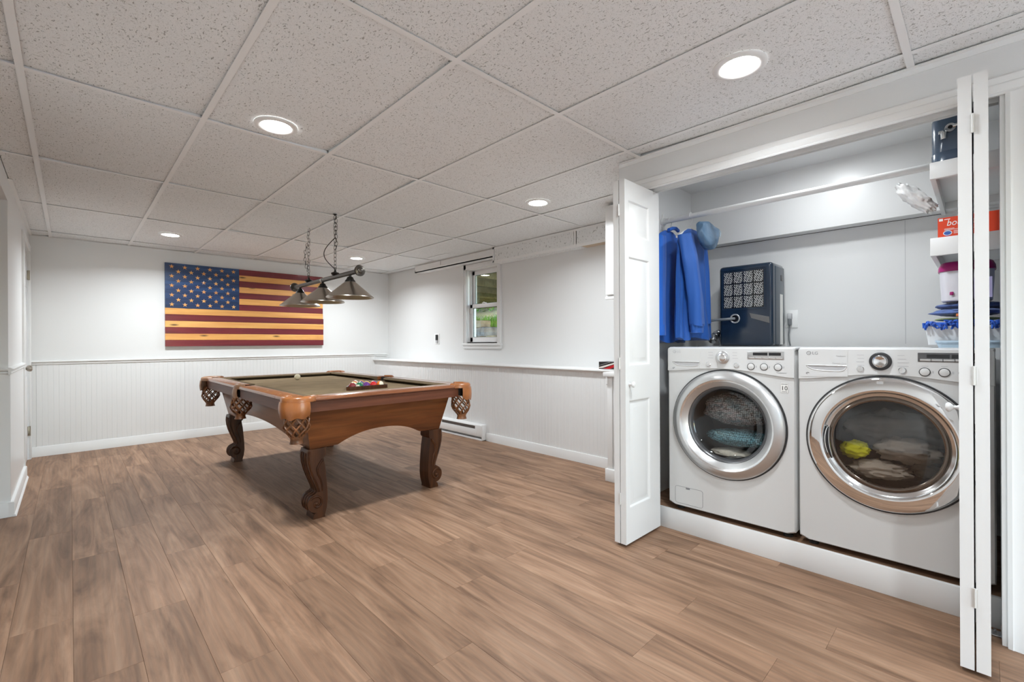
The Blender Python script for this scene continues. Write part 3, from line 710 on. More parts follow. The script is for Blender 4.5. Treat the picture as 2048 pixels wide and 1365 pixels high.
# rails: cap + apron + cushion, four long halves and two ends
PC, PS = .105, .075                # corner / side pocket gaps
def rail(kind, a0, a1, side):
    """kind 'x': end rail running along x, 'y': side rail running along y"""
    capm, apm = ('rail_wood', 'apron_wood') if kind == 'x' else ('rail_wood_y', 'apron_wood_y')
    def q(off, z):      # off: distance inwards from the outer face
        if kind == 'x': return ((Y0 + off) if side < 0 else (Y1 - off), z)
        return ((X0 + off) if side < 0 else (X1 - off), z)
    def pr(pts, s, e):
        if kind == 'x': return MB().prism([q(*p) for p in pts], 'x', s, e)
        return MB().prism([q(*p) for p in pts], 'y', s, e)
    cap = pr([(.0, ZT - .020), (.0, ZT - .010), (.004, ZT - .003), (.012, ZT), (RW - .02, ZT), (RW - .018, ZT - .004), (RW - .018, ZT - .030), (.012, ZT - .030), (.012, ZT - .022)], a0, a1)
    R = obj('rail', cap, capm, pt)
    ap = pr([(.008, ZA), (.008, ZT - .030), (.002, ZT - .026), (.002, ZT - .021), (.045, ZT - .021), (.045, ZA)], a0, a1)
    obj('apron', ap, apm, R)
    # cushion: sloping top, nose overhanging the cloth, mitred ends
    top = [(RW - .019, ZT - .001), (RW + .022, ZT - .002), (RW + .036, ZT - .006), (RW + .040, ZT - .012)]
    fac = [(RW + .034, ZT - .015), (RW - .006, ZC + .004), (RW - .010, ZC + .001), (RW - .019, ZC + .001)]
    ends = lambda pts: [[(q(*p)[0], p[1]) for p in pts]]
    full = top + fac
    def ring(t, cut):
        out = []
        for off, z in full:
            s = t + cut * max(0, off - RW + .019) * 1.2
            c_ = q(off, z)[0]
            out.append((s, c_, z) if kind == 'x' else (c_, s, z))
        return out
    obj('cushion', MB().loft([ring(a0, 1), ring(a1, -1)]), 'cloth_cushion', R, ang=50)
    # inlaid diamonds
    n = 3
    for k in range(1, n + 1):
        s = a0 + (a1 - a0) * k / (n + 1); c_ = q(RW * .42, 0)[0]
        d = [(s - .010, c_), (s, c_ - .006), (s + .010, c_), (s, c_ + .006)] if kind == 'x' else [(c_ - .006, s), (c_, s - .010), (c_ + .006, s), (c_, s + .010)]
        obj('sight_inlay', MB().prism(d, 'z', ZT, ZT + .0006), 'ivory', R)
rail('x', X0 + PC, X1 - PC, -1); rail('x', X0 + PC, X1 - PC, 1)
for sd_ in (-1, 1):
    rail('y', Y0 + PC, TCY - PS, sd_); rail('y', TCY + PS, Y1 - PC, sd_)
# frame below: tapered cabinet with arched cut-outs, four separate aprons
ZB = .447
tx, ty, bx_, by_ = .545, 1.098, .492, 1.032      # half sizes at top / bottom
def arch(half, n=28, flat=.30, rise=.078):
    """outline of a side panel in (s, z): bottom edge arches up in the middle"""
    s0 = half * (1 - flat); pts = []
    for i in range(n + 1):
        s = -s0 + 2 * s0 * i / n
        pts.append((s, ZB + .004 + rise * (1 - abs(s / s0) ** 2.3)))
    return pts
def panel(kind, side):
    ht, hb = (tx, bx_) if kind == 'x' else (ty, by_)
    ot, ob = (ty, by_) if kind == 'x' else (tx, bx_)
    bot = [(-hb, ZB)] + arch(hb, flat=.36 if kind == 'x' else .24) + [(hb, ZB)]
    n = len(bot); top = [(-ht + 2 * ht * (p[0] + hb) / (2 * hb), ZA + .004) for p in bot]
    def W(s, z, inset):
        f = (z - ZB) / (ZA - ZB); o_ = (ob + (ot - ob) * f - inset) * side
        return (TCX + s, TCY + o_, z) if kind == 'x' else (TCX + o_, TCY + s, z)
    vs = []
    for ins in (0, .028):
        vs += [W(*p, ins) for p in bot] + [W(*p, ins) for p in top]
    fs = []
    for i in range(n - 1):
        fs += [(i, i + 1, n + i + 1, n + i), (2 * n + i, 3 * n + i, 3 * n + i + 1, 2 * n + i + 1), (i, 2 * n + i, 2 * n + i + 1, i + 1), (n + i, n + i + 1, 3 * n + i + 1, 3 * n + i)]
    fs += [(0, n, 3 * n, 2 * n), (n - 1, 3 * n - 1, 4 * n - 1, 2 * n - 1)]
    obj('frame_panel', MB().add(vs, fs), 'table_wood' if kind == 'x' else 'table_wood_y', pt, ang=30)
for s in (-1, 1): panel('x', s); panel('y', s)
obj('frame_floor', MB().box(TCX - .47, TCX + .47, TCY - 1.0, TCY + 1.0, ZB + .10, ZB + .115), 'table_wood', pt)
# cabriole legs with scroll feet; profile in (u outward, z)
outer = [(.112, .447), (.118, .425), (.120, .395), (.116, .355), (.105, .310), (.088, .262), (.072, .222), (.060, .190), (.056, .170)]
scr = [(.062 + .054 * cos(t), .100 + .060 * sin(t)) for t in [rad(a) for a in range(80, -91, -17)]]
foot = [(.075, .030), (.080, .012), (.082, .0), (.006, .0), (.008, .015)]
back = [(-.004, .060), (-.010, .110), (-.008, .180), (-.002, .250), (.004, .320), (.012, .365), (.014, .384), (.004, .392), (.000, .402), (.0, .447)]
legp = outer + scr + foot + back
def leg(sx, sy):
    cx0 = TCX + sx * .395; cy0 = TCY + sy * .980; t = .060
    b = MB().prism([(cx0 + sx * u, z) for u, z in legp], 'y', cy0 - t, cy0 + t)
    L = obj('leg', b, 'carved_wood', pt, ang=30)
    for s in (-1, 1):
        d = MB(); yy = cy0 + s * (t + .001)
        spi = [(.062 + (.046 - .0060 * a) * cos(a * 1.0 + .6), .100 + (.050 - .0062 * a) * sin(a * 1.0 + .6)) for a in [k * .3 for k in range(0, 26)]]
        d.tube([(cx0 + sx * u, yy, z) for u, z in spi], lambda q: .0085 - .003 * q, 6)
        d.sphere((cx0 + sx * .062, yy, .100), .012, 12, 8)
        edge = [(.104, .435), (.108, .40), (.106, .36), (.095, .312), (.078, .265), (.062, .225), (.050, .190), (.044, .170)]
        d.tube([(cx0 + sx * u, yy, z) for u, z in edge], .006, 6)
        leafp = [(.020, .375), (.040, .352), (.056, .320), (.052, .285), (.036, .250), (.026, .210), (.024, .170)]
        d.tube([(cx0 + sx * u, yy, z) for u, z in leafp], lambda q: .009 - .005 * q, 6)
        obj('scroll_carving', d, 'carved_wood', L, ang=60)
    # ribs down the front of the leg and round the foot roll
    d = MB()
    for w in (-.032, 0, .032):
        pts = [(cx0 + sx * (u + .001), cy0 + w, z) for u, z in outer[1:] + scr[:8]]
        d.tube(pts, .0055, 6)
    obj('front_carving', d, 'carved_wood', L, ang=60)
    obj('foot_pad', MB().box(min(cx0 + sx * .01, cx0 + sx * .078), max(cx0 + sx * .01, cx0 + sx * .078), cy0 - .05, cy0 + .05, -.0005, .003), 'rubber', L)
for sx in (-1, 1):
    for sy in (-1, 1): leg(sx, sy)
# pockets
def net(b, c, zt, zb, rt, rm, rb, nh=8, tilt=(0, 0)):
    def P(t, a):
        f = t
        r = rt + (rm - rt) * sin(pi * min(1, f * 1.15) * .5) if f < .55 else rm + (rb - rm) * ((f - .55) / .45) ** 1.4
        z = zt + (zb - zt) * f
        return (c[0] + tilt[0] * f + r * cos(a), c[1] + tilt[1] * f + r * sin(a), z)
    for h in range(nh):
        for d in (-1, 1):
            pts = [P(k / 9, 2 * pi * h / nh + d * (k / 9) * 2 * pi * .30) for k in range(10)]
            b.tube(pts, .0058, 5)
    b.lathe([(rb + .010, zb + .012), (rb + .013, zb + .004), (rb + .008, zb - .004), (rb + .011, zb - .022), (rb + .015, zb - .030), (rb * .5, zb - .030)], (c[0] + tilt[0], c[1] + tilt[1], 0), 'z', 14)
    return b
def pocket(cx, cy, ang, corner, pale=False):
    """ang: outward direction"""
    P = None
    ca, sa = cos(ang), sin(ang)
    c = (cx, cy)
    ro = .098 if corner else .072; ri = .058 if corner else .050
    a0, a1 = (-2.05, 2.05) if corner else (-1.35, 1.35)
    n = 22; lm = 'leather_pale' if pale else 'leather'
    # rolled leather rim over the rails
    rim = MB(); rings = []
    for k in range(n + 1):
        t = ang + a0 + (a1 - a0) * k / n; d = Vector((cos(t), sin(t), 0))
        prof = [(ri, ZT - .030), (ri, ZT - .002), (ri + .006, ZT + .006), ((ri + ro) / 2, ZT + .011), (ro - .004, ZT + .006), (ro + .003, ZT - .004), (ro + .003, ZT - .024), (ro - .006, ZT - .028)]
        rings.append([Vector((cx, cy, z)) + d * r for r, z in prof])
    rim.loft(rings)
    R = obj('pocket', rim, lm, pt, ang=60)
    # hanging shield with a scalloped hem
    sh = MB(); rows = []
    b0, b1 = (-1.05, 1.05) if corner else (-.62, .62)
    m = 24; top, bot = ZT - .022, (ZA - .030 if corner else ZA - .012)
    for side in (0, 1):
        for j in range(5):
            row = []
            for k in range(m + 1):
                f = k / m; t = ang + b0 + (b1 - b0) * f
                hem = bot + .016 * abs(2 * f - 1) ** 2 + .006 * cos(f * 2 * pi * 3)
                z = top + (hem - top) * j / 4
                r = ro + .004 + .006 * sin(pi * j / 4) + (.004 if side else 0)
                row.append((cx + r * cos(t), cy + r * sin(t), z))
            rows.append(row)
    n1 = m + 1; vs = [p for r in rows for p in r]; fs = []
    for j in range(4):
        for k in range(m):
            a = j * n1 + k; fs.append((a, a + 1, a + n1 + 1, a + n1)); a2 = a + 5 * n1; fs.append((a2, a2 + n1, a2 + n1 + 1, a2 + 1))
    for k in range(m): a = 4 * n1 + k; fs.append((a, a + 1, a + 5 * n1 + 1, a + 5 * n1)); fs.append((k, k + 5 * n1, k + 1 + 5 * n1, k + 1))
    fs += [(j * n1, (j + 1) * n1, (j + 6) * n1, (j + 5) * n1) for j in range(4)] + [(j * n1 + m, (j + 5) * n1 + m, (j + 6) * n1 + m, (j + 1) * n1 + m) for j in range(4)]
    obj('leather_shield', sh.add(vs, fs), lm, R, ang=60)
    nb_ = net(MB(), (cx + ca * .020, cy + sa * .020), ZA + .005, ZA - .150 if corner else ZA - .135, .060, .072, .026, 8, (ca * .012, sa * .012))
    obj('pocket_net', nb_, 'leather_dark', R, ang=70)
    # dark liner of the hole
    ln = MB().lathe([(ri - .002, ZT - .004), (ri - .004, ZA + .002)], (cx, cy, 0), 'z', 24); obj('pocket_liner', ln, 'void_dark', R)
    hole = MB().lathe([(0, ZC + .0008), (ri - .003, ZC + .0008)], (cx, cy, 0), 'z', 24); obj('pocket_mouth', hole, 'void_dark', R)
k_ = .068
pocket(X0 + k_, Y0 + k_, rad(225), True); pocket(X1 - k_, Y0 + k_, rad(315), True); pocket(X0 + k_, Y1 - k_, rad(135), True, True); pocket(X1 - k_, Y1 - k_, rad(45), True)
pocket(X0 + .058, TCY, pi, False, True); pocket(X1 - .058, TCY, 0, False)

# balls and rack
BR = .0286
def ball(x, y, m, label):
    b = MB().sphere((0, 0, 0), BR, 20, 14); me = b.mesh('billiard_ball'); me.materials.append(M[m])
    o = bpy.data.objects.new('billiard_ball', me); COL.objects.link(o); o.location = (x, y, ZC + BR); o.rotation_euler = (random.random() * 6, random.random() * 6, random.random() * 6)
    return o
o = ball(1.605, 4.690, 'ivory', ''); o.name = 'cue_ball'; tag(o, 'cream white cue ball alone on the tan cloth', 'ball')
RX, RYb = 1.655, 3.335               # rack: flat side near, apex away
random.seed(3)
names = ['yellow', 'blue', 'red', 'purple', 'orange', 'green', 'maroon', 'black']
order = [('s', 6), ('b', 5), ('b', 0), ('s', 1), ('b', 2),      # near row left to right
         ('s', 5), ('s', 0), ('b', 3), ('s', 4), ('b', 1), ('b', 7), ('s', 2), ('b', 4), ('s', 3), ('b', 6)]
near = [('b', 6), ('s', 5), ('b', 3), ('b', 2), ('s', 4)]
used = set(near); rest = [o_ for o_ in order if o_ not in used]
for c_ in [('b', i) for i in range(8)] + [('s', i) for i in range(7)]:
    if c_ not in used and c_ not in rest: rest.append(c_)
seq = near + [r for r in rest if r not in used]
idx = 0
for row in range(5):
    cnt = 5 - row; y = RYb + row * BR * 1.732
    for k in range(cnt):
        x = RX + (k - (cnt - 1) / 2) * BR * 2.005
        kind, ci = seq[idx]; idx += 1
        o = ball(x, y, ('ball_%d' if kind == 'b' else 'stripe_%d') % ci, '')
        tag(o, ('solid %s billiard ball' if kind == 'b' else 'white billiard ball with %s stripe') % names[ci] + ' inside the triangle rack', 'ball', 'racked billiard balls')
# triangle rack
tri = []
hw = BR * 4 + BR * 1.95; yb = RYb - BR - .004; ya = RYb + 4 * BR * 1.732 + BR * 2.05
def rounded_tri(off, n=6):
    P = [Vector((RX - hw, yb)), Vector((RX + hw, yb)), Vector((RX, ya))]; cc = (P[0] + P[1] + P[2]) / 3; out = []
    for i in range(3):
        p = P[i]; d0 = (P[i - 1] - p).normalized(); d1 = (P[(i + 1) % 3] - p).normalized(); bis = (d0 + d1).normalized(); q = p + bis * .035
        a0 = math.atan2(-d0.y, -d0.x) ; n0 = Vector((d0.y, -d0.x)); n1 = Vector((-d1.y, d1.x))
        if (n0.dot(p - cc)) < 0: n0 = -n0
        if (n1.dot(p - cc)) < 0: n1 = -n1
        for k in range(n + 1):
            v = (n0 * (1 - k / n) + n1 * (k / n)).normalized(); out.append(q + v * (.0175 + off))
    return out
ri_, ro_ = rounded_tri(0), rounded_tri(.010)
vs = [(p.x, p.y, ZC + .001) for p in ri_] + [(p.x, p.y, ZC + .001) for p in ro_] + [(p.x, p.y, ZC + .030) for p in ri_] + [(p.x, p.y, ZC + .030) for p in ro_]
n = len(ri_); fs = []
for i in range(n):
    j = (i + 1) % n; fs += [(i, j, n + j, n + i), (2 * n + i, 3 * n + i, 3 * n + j, 2 * n + j), (n + i, n + j, 3 * n + j, 3 * n + i), (i, 2 * n + i, 2 * n + j, j)]
tag(obj('ball_rack', MB().add(vs, fs), 'carved_wood'), 'dark wooden triangle rack holding coloured balls on the tan cloth', 'rack')

# ------------------------------------------------------------------ billiard lamp
LX, LZ = 1.610, 1.680; LY0, LY1 = 3.330, 4.780
lamp = thing('billiard_lamp', 'hanging billiard lamp with three nickel cone shades on a dark bar', 'lamp', (LX, (LY0 + LY1) / 2, H))
bar = MB().lathe([(.0, LY0 + .012), (.019, LY0 + .012), (.019, LY1 - .012), (.0, LY1 - .012)], (LX, 0, LZ), 'y', 20)
BAR = obj('bar', bar, 'gunmetal', lamp)
for y, s in ((LY0, 1), (LY1, -1)):
    f = MB().lathe([(0, 0), (.016, 0), (.022, s * .004), (.024, s * .008), (.040, s * .012), (.044, s * .020), (.042, s * .028), (.030, s * .036), (.020, s * .046)], (LX, y - s * .006, LZ), 'y', 24)
    obj('finial', f, 'gunmetal', BAR)
obj('collar', MB().lathe([(.0195, -.012), (.0215, -.010), (.0215, .010), (.0195, .012)], (LX, 4.07, LZ), 'y', 20), 'nickel', BAR)
for y in (3.515, 4.065, 4.615):
    cap = MB().lathe([(.010, LZ - .016), (.012, LZ - .028), (.022, LZ - .032), (.030, LZ - .050), (.040, LZ - .062), (.041, LZ - .070), (.038, LZ - .071)], (LX, y, 0), 'z', 28)
    S = obj('shade', MB().lathe([(.036, LZ - .066), (.178, LZ - .188), (.182, LZ - .191), (.183, LZ - .196), (.180, LZ - .197), (.176, LZ - .192), (.034, LZ - .070)], (LX, y, 0), 'z', 48), 'nickel', lamp)
    obj('shade_cap', cap, 'black_metal', S)
    obj('bulb', MB().sphere((LX, y, LZ - .120), .028, 16, 10, (1, 1, 1.15)).lathe([(.014, LZ - .068), (.014, LZ - .098)], (LX, y, 0), 'z', 12), 'plastic_white', S)
def link(b, c, rx, rz, ang, r=.0021):
    pts = [(c[0] + rx * cos(t) * cos(ang), c[1] + rx * cos(t) * sin(ang), c[2] + rz * sin(t)) for t in [2 * pi * k / 14 for k in range(14)]]
    b.tube(pts, r, 5, closed=True)
def chain(y, extra):
    ch = bpy.data.objects.new('chain', None); COL.objects.link(ch); ch.parent = lamp; WM[ch] = WM[lamp]
    top, bot = H - .012, LZ + .070; n = 14; step = (top - bot) / n
    lm = link_mesh
    for k in range(n):
        o = bpy.data.objects.new('chain_link', lm); COL.objects.link(o); o.parent = ch
        z = bot + step * (k + .5); dx = .0; dy = 0.
        if extra == 2: dx, dy = .005 * sin(k * 2.1), .004 * cos(k * 1.7)
        o.location = WM[lamp].inverted() @ Vector((LX + dx, y + dy, z)); o.rotation_euler = (0, 0, (k % 2) * pi / 2 + .35 + random.uniform(-.25, .25))
    # surplus chain folded back along the hanging length
    for k in range(9 if extra == 1 else 8):
        o = bpy.data.objects.new('chain_link', lm); COL.objects.link(o); o.parent = ch
        if extra == 1: z = top - .005 - step * (k + .3); dx = .010; dy = -.006
        else:
            z = bot + .06 + step * 1.02 * k; a = k / 7; dx = -.016 - .020 * sin(a * pi); dy = .022 * sin(a * pi * .9)
        o.location = WM[lamp].inverted() @ Vector((LX + dx * .7, y + dy, z)); o.rotation_euler = (random.uniform(-.3, .3), random.uniform(-.3, .3), ((k + 1) % 2) * pi / 2 + random.uniform(-.3, .3))
    hub = MB().lathe([(.019, LZ + .012), (.030, LZ + .020), (.034, LZ + .030), (.030, LZ + .036), (.012, LZ + .042), (.008, LZ + .052), (.006, LZ + .060)], (LX, y, 0), 'z', 22)
    link(hub, (LX, y, LZ + .066), .009, .012, .3, .0024)
    obj('chain_mount', hub, 'black_metal', lamp)
    hk = MB().lathe([(0, H - .001), (.018, H - .002), (.014, H - .005), (.003, H - .008), (.003, H - .016)], (LX, y, 0), 'z', 16); obj('ceiling_hook', hk, 'black_metal' if extra == 1 else 'plastic_white', lamp)
lb = MB(); link(lb, (0, 0, 0), .0115, .0200, 0, .0017); link_mesh = lb.mesh('chain_link', ang=80); link_mesh.materials.append(M['black_metal'])
chain(3.800, 1); chain(4.395, 2)
cpts = []
for k in range(24):
    f = k / 23; z = H - .20 + (LZ + .062 - (H - .20)) * f; bow = sin(pi * f)
    cpts.append((LX - .055 * bow, 3.800 + .115 * bow ** 1.2 * (1 - .3 * f), z))
obj('cord', MB().tube(cpts, .0032, 6), 'black_metal', lamp)

# ------------------------------------------------------------------ wooden flag on the back wall
FXa, FXb, FZa, FZb = .787, 2.592, 1.094, 2.064; FYf = 6.540
fl = thing('wooden_flag', 'American flag made of stained red, natural and blue wooden planks', 'wall art', (1.69, YB, FZa))
st = (FZb - FZa) / 13; CX = 1.540; CZ = FZa + st * 6
random.seed(8)
for k in range(13):            # 0 = bottom stripe
    z0 = FZa + st * k; x0 = FXa if k < 6 else CX; x1 = FXb + (.006 if k < 5 else 0) + random.uniform(-.002, .002)
    b = MB().rbox(x0, x1, FYf + random.uniform(0, .0015), YB - .012, z0 + .0006, z0 + st - .0006, .0015, 1)
    obj('stripe_plank', b, 'stripe_red' if k % 2 == 0 else 'stripe_pine', fl)
nb = 5
for k in range(nb):
    h = (FZb - CZ) / nb
    obj('canton_plank', MB().rbox(FXa, CX - .0006, FYf - .0005, YB - .012, CZ + h * k + .0003, CZ + h * (k + 1) - .0003, .0008, 1), 'canton_blue', fl)
star = []
for i in range(10):
    r = 1.0 if i % 2 == 0 else .40
    star.append((r * sin(i * pi / 5), r * cos(i * pi / 5)))
cw, chh = CX - FXa, FZb - CZ
sm = MB()
smv = [(a, -.0, b) for a, b in star]
# carved five-pointed star: ridge in the centre, points running out flat
sm.add([(a, 0, b) for a, b in star] + [(0, -.10, 0)], [(i, (i + 1) % 10, 10) for i in range(10)])
sme = sm.mesh('star', ang=10); sme.materials.append(M['stripe_pine'])
for r in range(9):
    nsx = 6 if r % 2 == 0 else 5
    for c_ in range(nsx):
        u = (c_ * 2 + 1 + (0 if r % 2 == 0 else 1)) / 12; v = (r + .75) / 9.5
        o = bpy.data.objects.new('star', sme); COL.objects.link(o); o.parent = fl
        o.location = WM[fl].inverted() @ Vector((FXa + cw * u, FYf - .0008, FZb - chh * v)); o.scale = (.0265, .03, .0265)
obj('back_batten', MB().box(FXa + .2, FXa + .28, YB - .012, YB - .0005, FZa + .05, FZb - .05).box(FXb - .28, FXb - .2, YB - .012, YB - .0005, FZa + .05, FZb - .05), 'stripe_pine', fl)

# ------------------------------------------------------------------ heater, wall control
ht = thing('baseboard_heater', 'white electric baseboard heater with a dark slot on the window wall', 'heater', (XW, 4.4, 0))
hy0, hy1 = 3.94, 4.87
hp_ = [(XW, .028), (XW, .178), (XW - .028, .178), (XW - .052, .166), (XW - .056, .150), (XW - .060, .145)]
obj('back_plate', MB().box(XW - .006, XW, hy0, hy1, .012, .176), 'trim_paint', ht)
obj('top_cover', MB().prism([(XW, .170), (XW, .180), (XW - .034, .180), (XW - .056, .168), (XW - .058, .160), (XW - .052, .160), (XW - .034, .172)], 'y', hy0, hy1), 'trim_paint', ht)
obj('front_panel', MB().rbox(XW - .062, XW - .056, hy0 + .10, hy1 - .12, .046, .126, .002).rbox(XW - .060, XW - .05, hy0, hy0 + .13, .046, .172, .003).rbox(XW - .060, XW - .05, hy1 - .14, hy1, .046, .172, .003), 'trim_paint', ht)
obj('end_cap', MB().rbox(XW - .062, XW, hy0 - .004, hy0 + .012, .010, .182, .003), 'trim_paint', ht)
obj('end_cap', MB().rbox(XW - .062, XW, hy1 - .012, hy1 + .004, .010, .182, .003), 'trim_paint', ht)
obj('slot_fins', MB().box(XW - .050, XW - .010, hy0 + .13, hy1 - .14, .050, .160), 'alu_dark', ht)
obj('lower_lip', MB().rbox(XW - .056, XW, hy0 + .012, hy1 - .012, .0, .018, .003), 'trim_paint', ht)
wcx = thing('wall_control', 'small white wall switch plate with a black handset', 'switch', (XR, 5.235, 1.10))
obj('plate', MB().rbox(XR - .008, XR + .001, 5.18, 5.295, 1.098, 1.245, .003), 'plastic_white', wcx)
obj('handset', MB().rbox(XR - .030, XR - .006, 5.205, 5.240, 1.155, 1.232, .006, 3), 'print_black', wcx)
obj('holder', MB().rbox(XR - .024, XR - .006, 5.200, 5.246, 1.118, 1.160, .006, 3), 'print_light', wcx)

# ------------------------------------------------------------------ bar end: lower cabinet, ledge box, upper cabinet
bc = thing('base_cabinet', 'white half-height cabinet end where the window ledge stops', 'cabinet', (3.25, 1.83, 0))
obj('body', MB().box(3.118, 3.400, 1.565, 2.088, 0, .842), 'trim_paint', bc)
obj('corner_post', MB().rbox(3.106, 3.122, 2.058, 2.104, 0, .842, .003), 'trim_paint', bc)
obj('front_panel', MB().rbox(3.112, 3.120, 1.575, 2.050, .12, .80, .003), 'trim_paint', bc)
obj('plinth', MB().rbox(3.090, 3.125, 1.565, 2.118, 0, .100, .004).box(3.1, 3.39, 2.10, 2.117, 0, .095), 'trim_paint', bc)
obj('bracket', MB().prism([(3.13, .842), (3.20, .842), (3.20, .80), (3.17, .775), (3.14, .768), (3.13, .775)], 'y', 2.104, 2.130), 'trim_paint', bc)
obj('worktop', MB().rbox(3.075, 3.400, 1.565, 2.125, .842, .876, .004), 'trim_paint', bc)
bx = thing('striped_box', 'small black box with red and white diagonal stripes on the ledge', 'box', (3.43, 2.16, .876))
BXM = Matrix.Translation((.210, .207, .004))
obj('carton', MB().box(3.165, 3.29, 1.86, 2.165, .877, .940).xf(BXM), 'box_black', bx)
for m_, poly in (('stripe_box_white', [(2.165, .884), (2.165, .892), (1.99, .939), (1.955, .939), (2.13, .885)]),
                 ('stripe_box_red', [(2.125, .8775), (1.955, .937), (1.90, .937), (2.055, .8775)]),
                 ('print_light', [(2.165, .905), (2.165, .907), (2.05, .9395), (2.043, .9395)])):
    obj('stripe', MB().prism(poly, 'x', 3.1642, 3.1652).xf(BXM), m_, bx)
obj('carton_base', MB().box(3.163, 3.29, 1.86, 2.12, .872, .879).xf(BXM), 'print_light', bx)
uc = thing('wall_cabinet', 'white upper wall cabinet hanging over the ledge end', 'cabinet', (3.3, 1.83, 1.46))
obj('body', MB().box(3.062, 3.50, 1.565, 2.075, 1.475, 2.196), 'trim_paint', uc)
obj('cabinet_door', MB().rbox(3.044, 3.062, 1.575, 2.072, 1.490, 2.190, .003), 'trim_paint', uc)
obj('light_rail', MB().rbox(3.046, 3.07, 1.565, 2.078, 1.455, 1.476, .003), 'trim_paint', uc)

# ------------------------------------------------------------------ washer and dryer
AW, AD, AH = .672, .735, .968          # body width, depth, height above the platform
XF = 2.592                             # plane of the appliance fronts
def appliance(name, label, cat, yc, dryer):
    z0 = ZS; root = thing(name, label, cat, (XF + AD / 2, yc, z0))
    P = lambda a, d, z: (XF + d, yc - a, z)           # a: to the right as seen from the front, d: depth
    hw = AW / 2; zb, zt = z0 + .028, z0 + AH
    cz, ro = .660, .300                                # door centre height and hole radius
    # cabinet: sides, top, back and a front plate with a round hole
    b = MB(); N = 96; r = .022
    def outline(ins):
        pts = []
        for (cx, cy, a0) in ((hw - r, zt - r, 0), (-hw + r, zt - r, 90), (-hw + r, zb + r, 180), (hw - r, zb + r, 270)):
            for k in range(7):
                t = rad(a0 + 15 * k); pts.append((cx + (r - ins) * cos(t), cy + (r - ins) * sin(t)))
        return pts
    o0, o1 = outline(0), outline(.006)
    def at_angle(pts, n):
        # resample an outline by direction from the door centre so it can be bridged to the circle
        out = []
        m = len(pts)
        for k in range(n):
            t = 2 * pi * k / n; d = (cos(t), sin(t)); best = None
            for i in range(m):
                (x1, y1), (x2, y2) = pts[i], pts[(i + 1) % m]; y1 -= cz; y2 -= cz
                ex, ey = x2 - x1, y2 - y1; den = d[0] * ey - d[1] * ex
                if abs(den) < 1e-9: continue
                s = (x1 * ey - y1 * ex) / den; q = (x1 * d[1] - y1 * d[0]) / den
                if s > 0 and -1e-6 <= q <= 1 + 1e-6 and (best is None or s < best): best = s
            out.append((d[0] * best, cz + d[1] * best))
        return out
    A = at_angle(o1, N); Bx = at_angle(o0, N)
    circ = [(ro * cos(2 * pi * k / N), cz + ro * sin(2 * pi * k / N)) for k in range(N)]
    b.loft([[P(a, .14, z) for a, z in circ], [P(a, .004, z) for a, z in circ], [P(a * 1.012, .0, cz + (z - cz) * 1.012) for a, z in circ], [P(a, .0, z) for a, z in A], [P(a, .008, z) for a, z in Bx], [P(a, AD - .01, z) for a, z in Bx], [P(a * .985, AD, cz + (z - cz) * .985) for a, z in Bx]], caps=False)
    b.f.append([len(b.v) - N + k for k in range(N)])
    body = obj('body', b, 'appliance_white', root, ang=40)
    # work top, slightly proud
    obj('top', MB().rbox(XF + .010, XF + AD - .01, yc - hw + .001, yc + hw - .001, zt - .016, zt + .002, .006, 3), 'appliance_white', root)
    # control panel with an arched lower edge
    zl, zm, zr = (.945, .966, .932) if not dryer else (.932, .966, .938)
    pb = []
    for k in range(33):
        f = k / 32; a = -hw + .002 + (AW - .004) * f
        base = zl + (zr - zl) * f
        pb.append((a, base + (zm - (zl + zr) / 2) * (sin(pi * f) ** 1.6)))
    top = [(hw - .002, zt - .014), (hw - .006, zt - .004), (-hw + .006, zt - .004), (-hw + .002, zt - .014)]
    poly = pb + top
    cp = MB(); n = len(poly)
    r0 = [P(a, .004, z) for a, z in poly]; r1 = [P(a, -.006, z) for a, z in poly]
    def shrink(k): return [(a * (1 - .0075 * k), z - (.0022 * k if z > 1.03 else -.0022 * k)) for a, z in poly]
    r2 = [P(a, -.009, z) for a, z in shrink(1)]
    cp.loft([r0, r1, r2], caps=True)
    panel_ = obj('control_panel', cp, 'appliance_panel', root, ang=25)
    fx = -.0092
    # dispenser drawer / left plate
    dr = MB().prism([(yc - a, z) for a, z in [(-hw + .012, zl + .012), (-.135, zl + .020), (-.135, zt - .010), (-hw + .012, zt - .010)]], 'x', XF + fx + .0005, XF + fx - .0012)
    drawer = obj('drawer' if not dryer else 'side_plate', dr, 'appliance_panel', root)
    # grip recess: flat grey patch, the scoop's shade put into its colour
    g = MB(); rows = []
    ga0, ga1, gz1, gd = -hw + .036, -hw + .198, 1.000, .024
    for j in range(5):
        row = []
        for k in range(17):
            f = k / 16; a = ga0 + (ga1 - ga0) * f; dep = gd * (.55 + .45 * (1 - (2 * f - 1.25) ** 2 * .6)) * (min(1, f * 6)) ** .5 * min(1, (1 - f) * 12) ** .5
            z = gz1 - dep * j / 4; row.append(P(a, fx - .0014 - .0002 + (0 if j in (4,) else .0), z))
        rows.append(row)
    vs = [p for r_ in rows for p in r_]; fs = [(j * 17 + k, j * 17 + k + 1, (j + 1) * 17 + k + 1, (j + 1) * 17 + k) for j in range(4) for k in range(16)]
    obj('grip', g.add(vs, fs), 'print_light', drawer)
    lip = [P(ga0 + (ga1 - ga0) * k / 16, fx - .003, gz1 + .0015) for k in range(17)]
    obj('grip_lip', MB().tube(lip, .0028, 6), 'appliance_panel', drawer)
    hem = [rows[4][k] for k in range(17)]
    obj('grip_lip', MB().tube(hem, .0022, 6), 'appliance_panel', drawer)
    # logo: ring with inner strokes + lettering
    la, lz = -hw + .047, 1.060
    lg = MB().tube([P(la + .0085 * cos(t), fx - .0016, lz + .0085 * sin(t)) for t in [2 * pi * k / 24 for k in range(24)]], .0011, 5, closed=True)
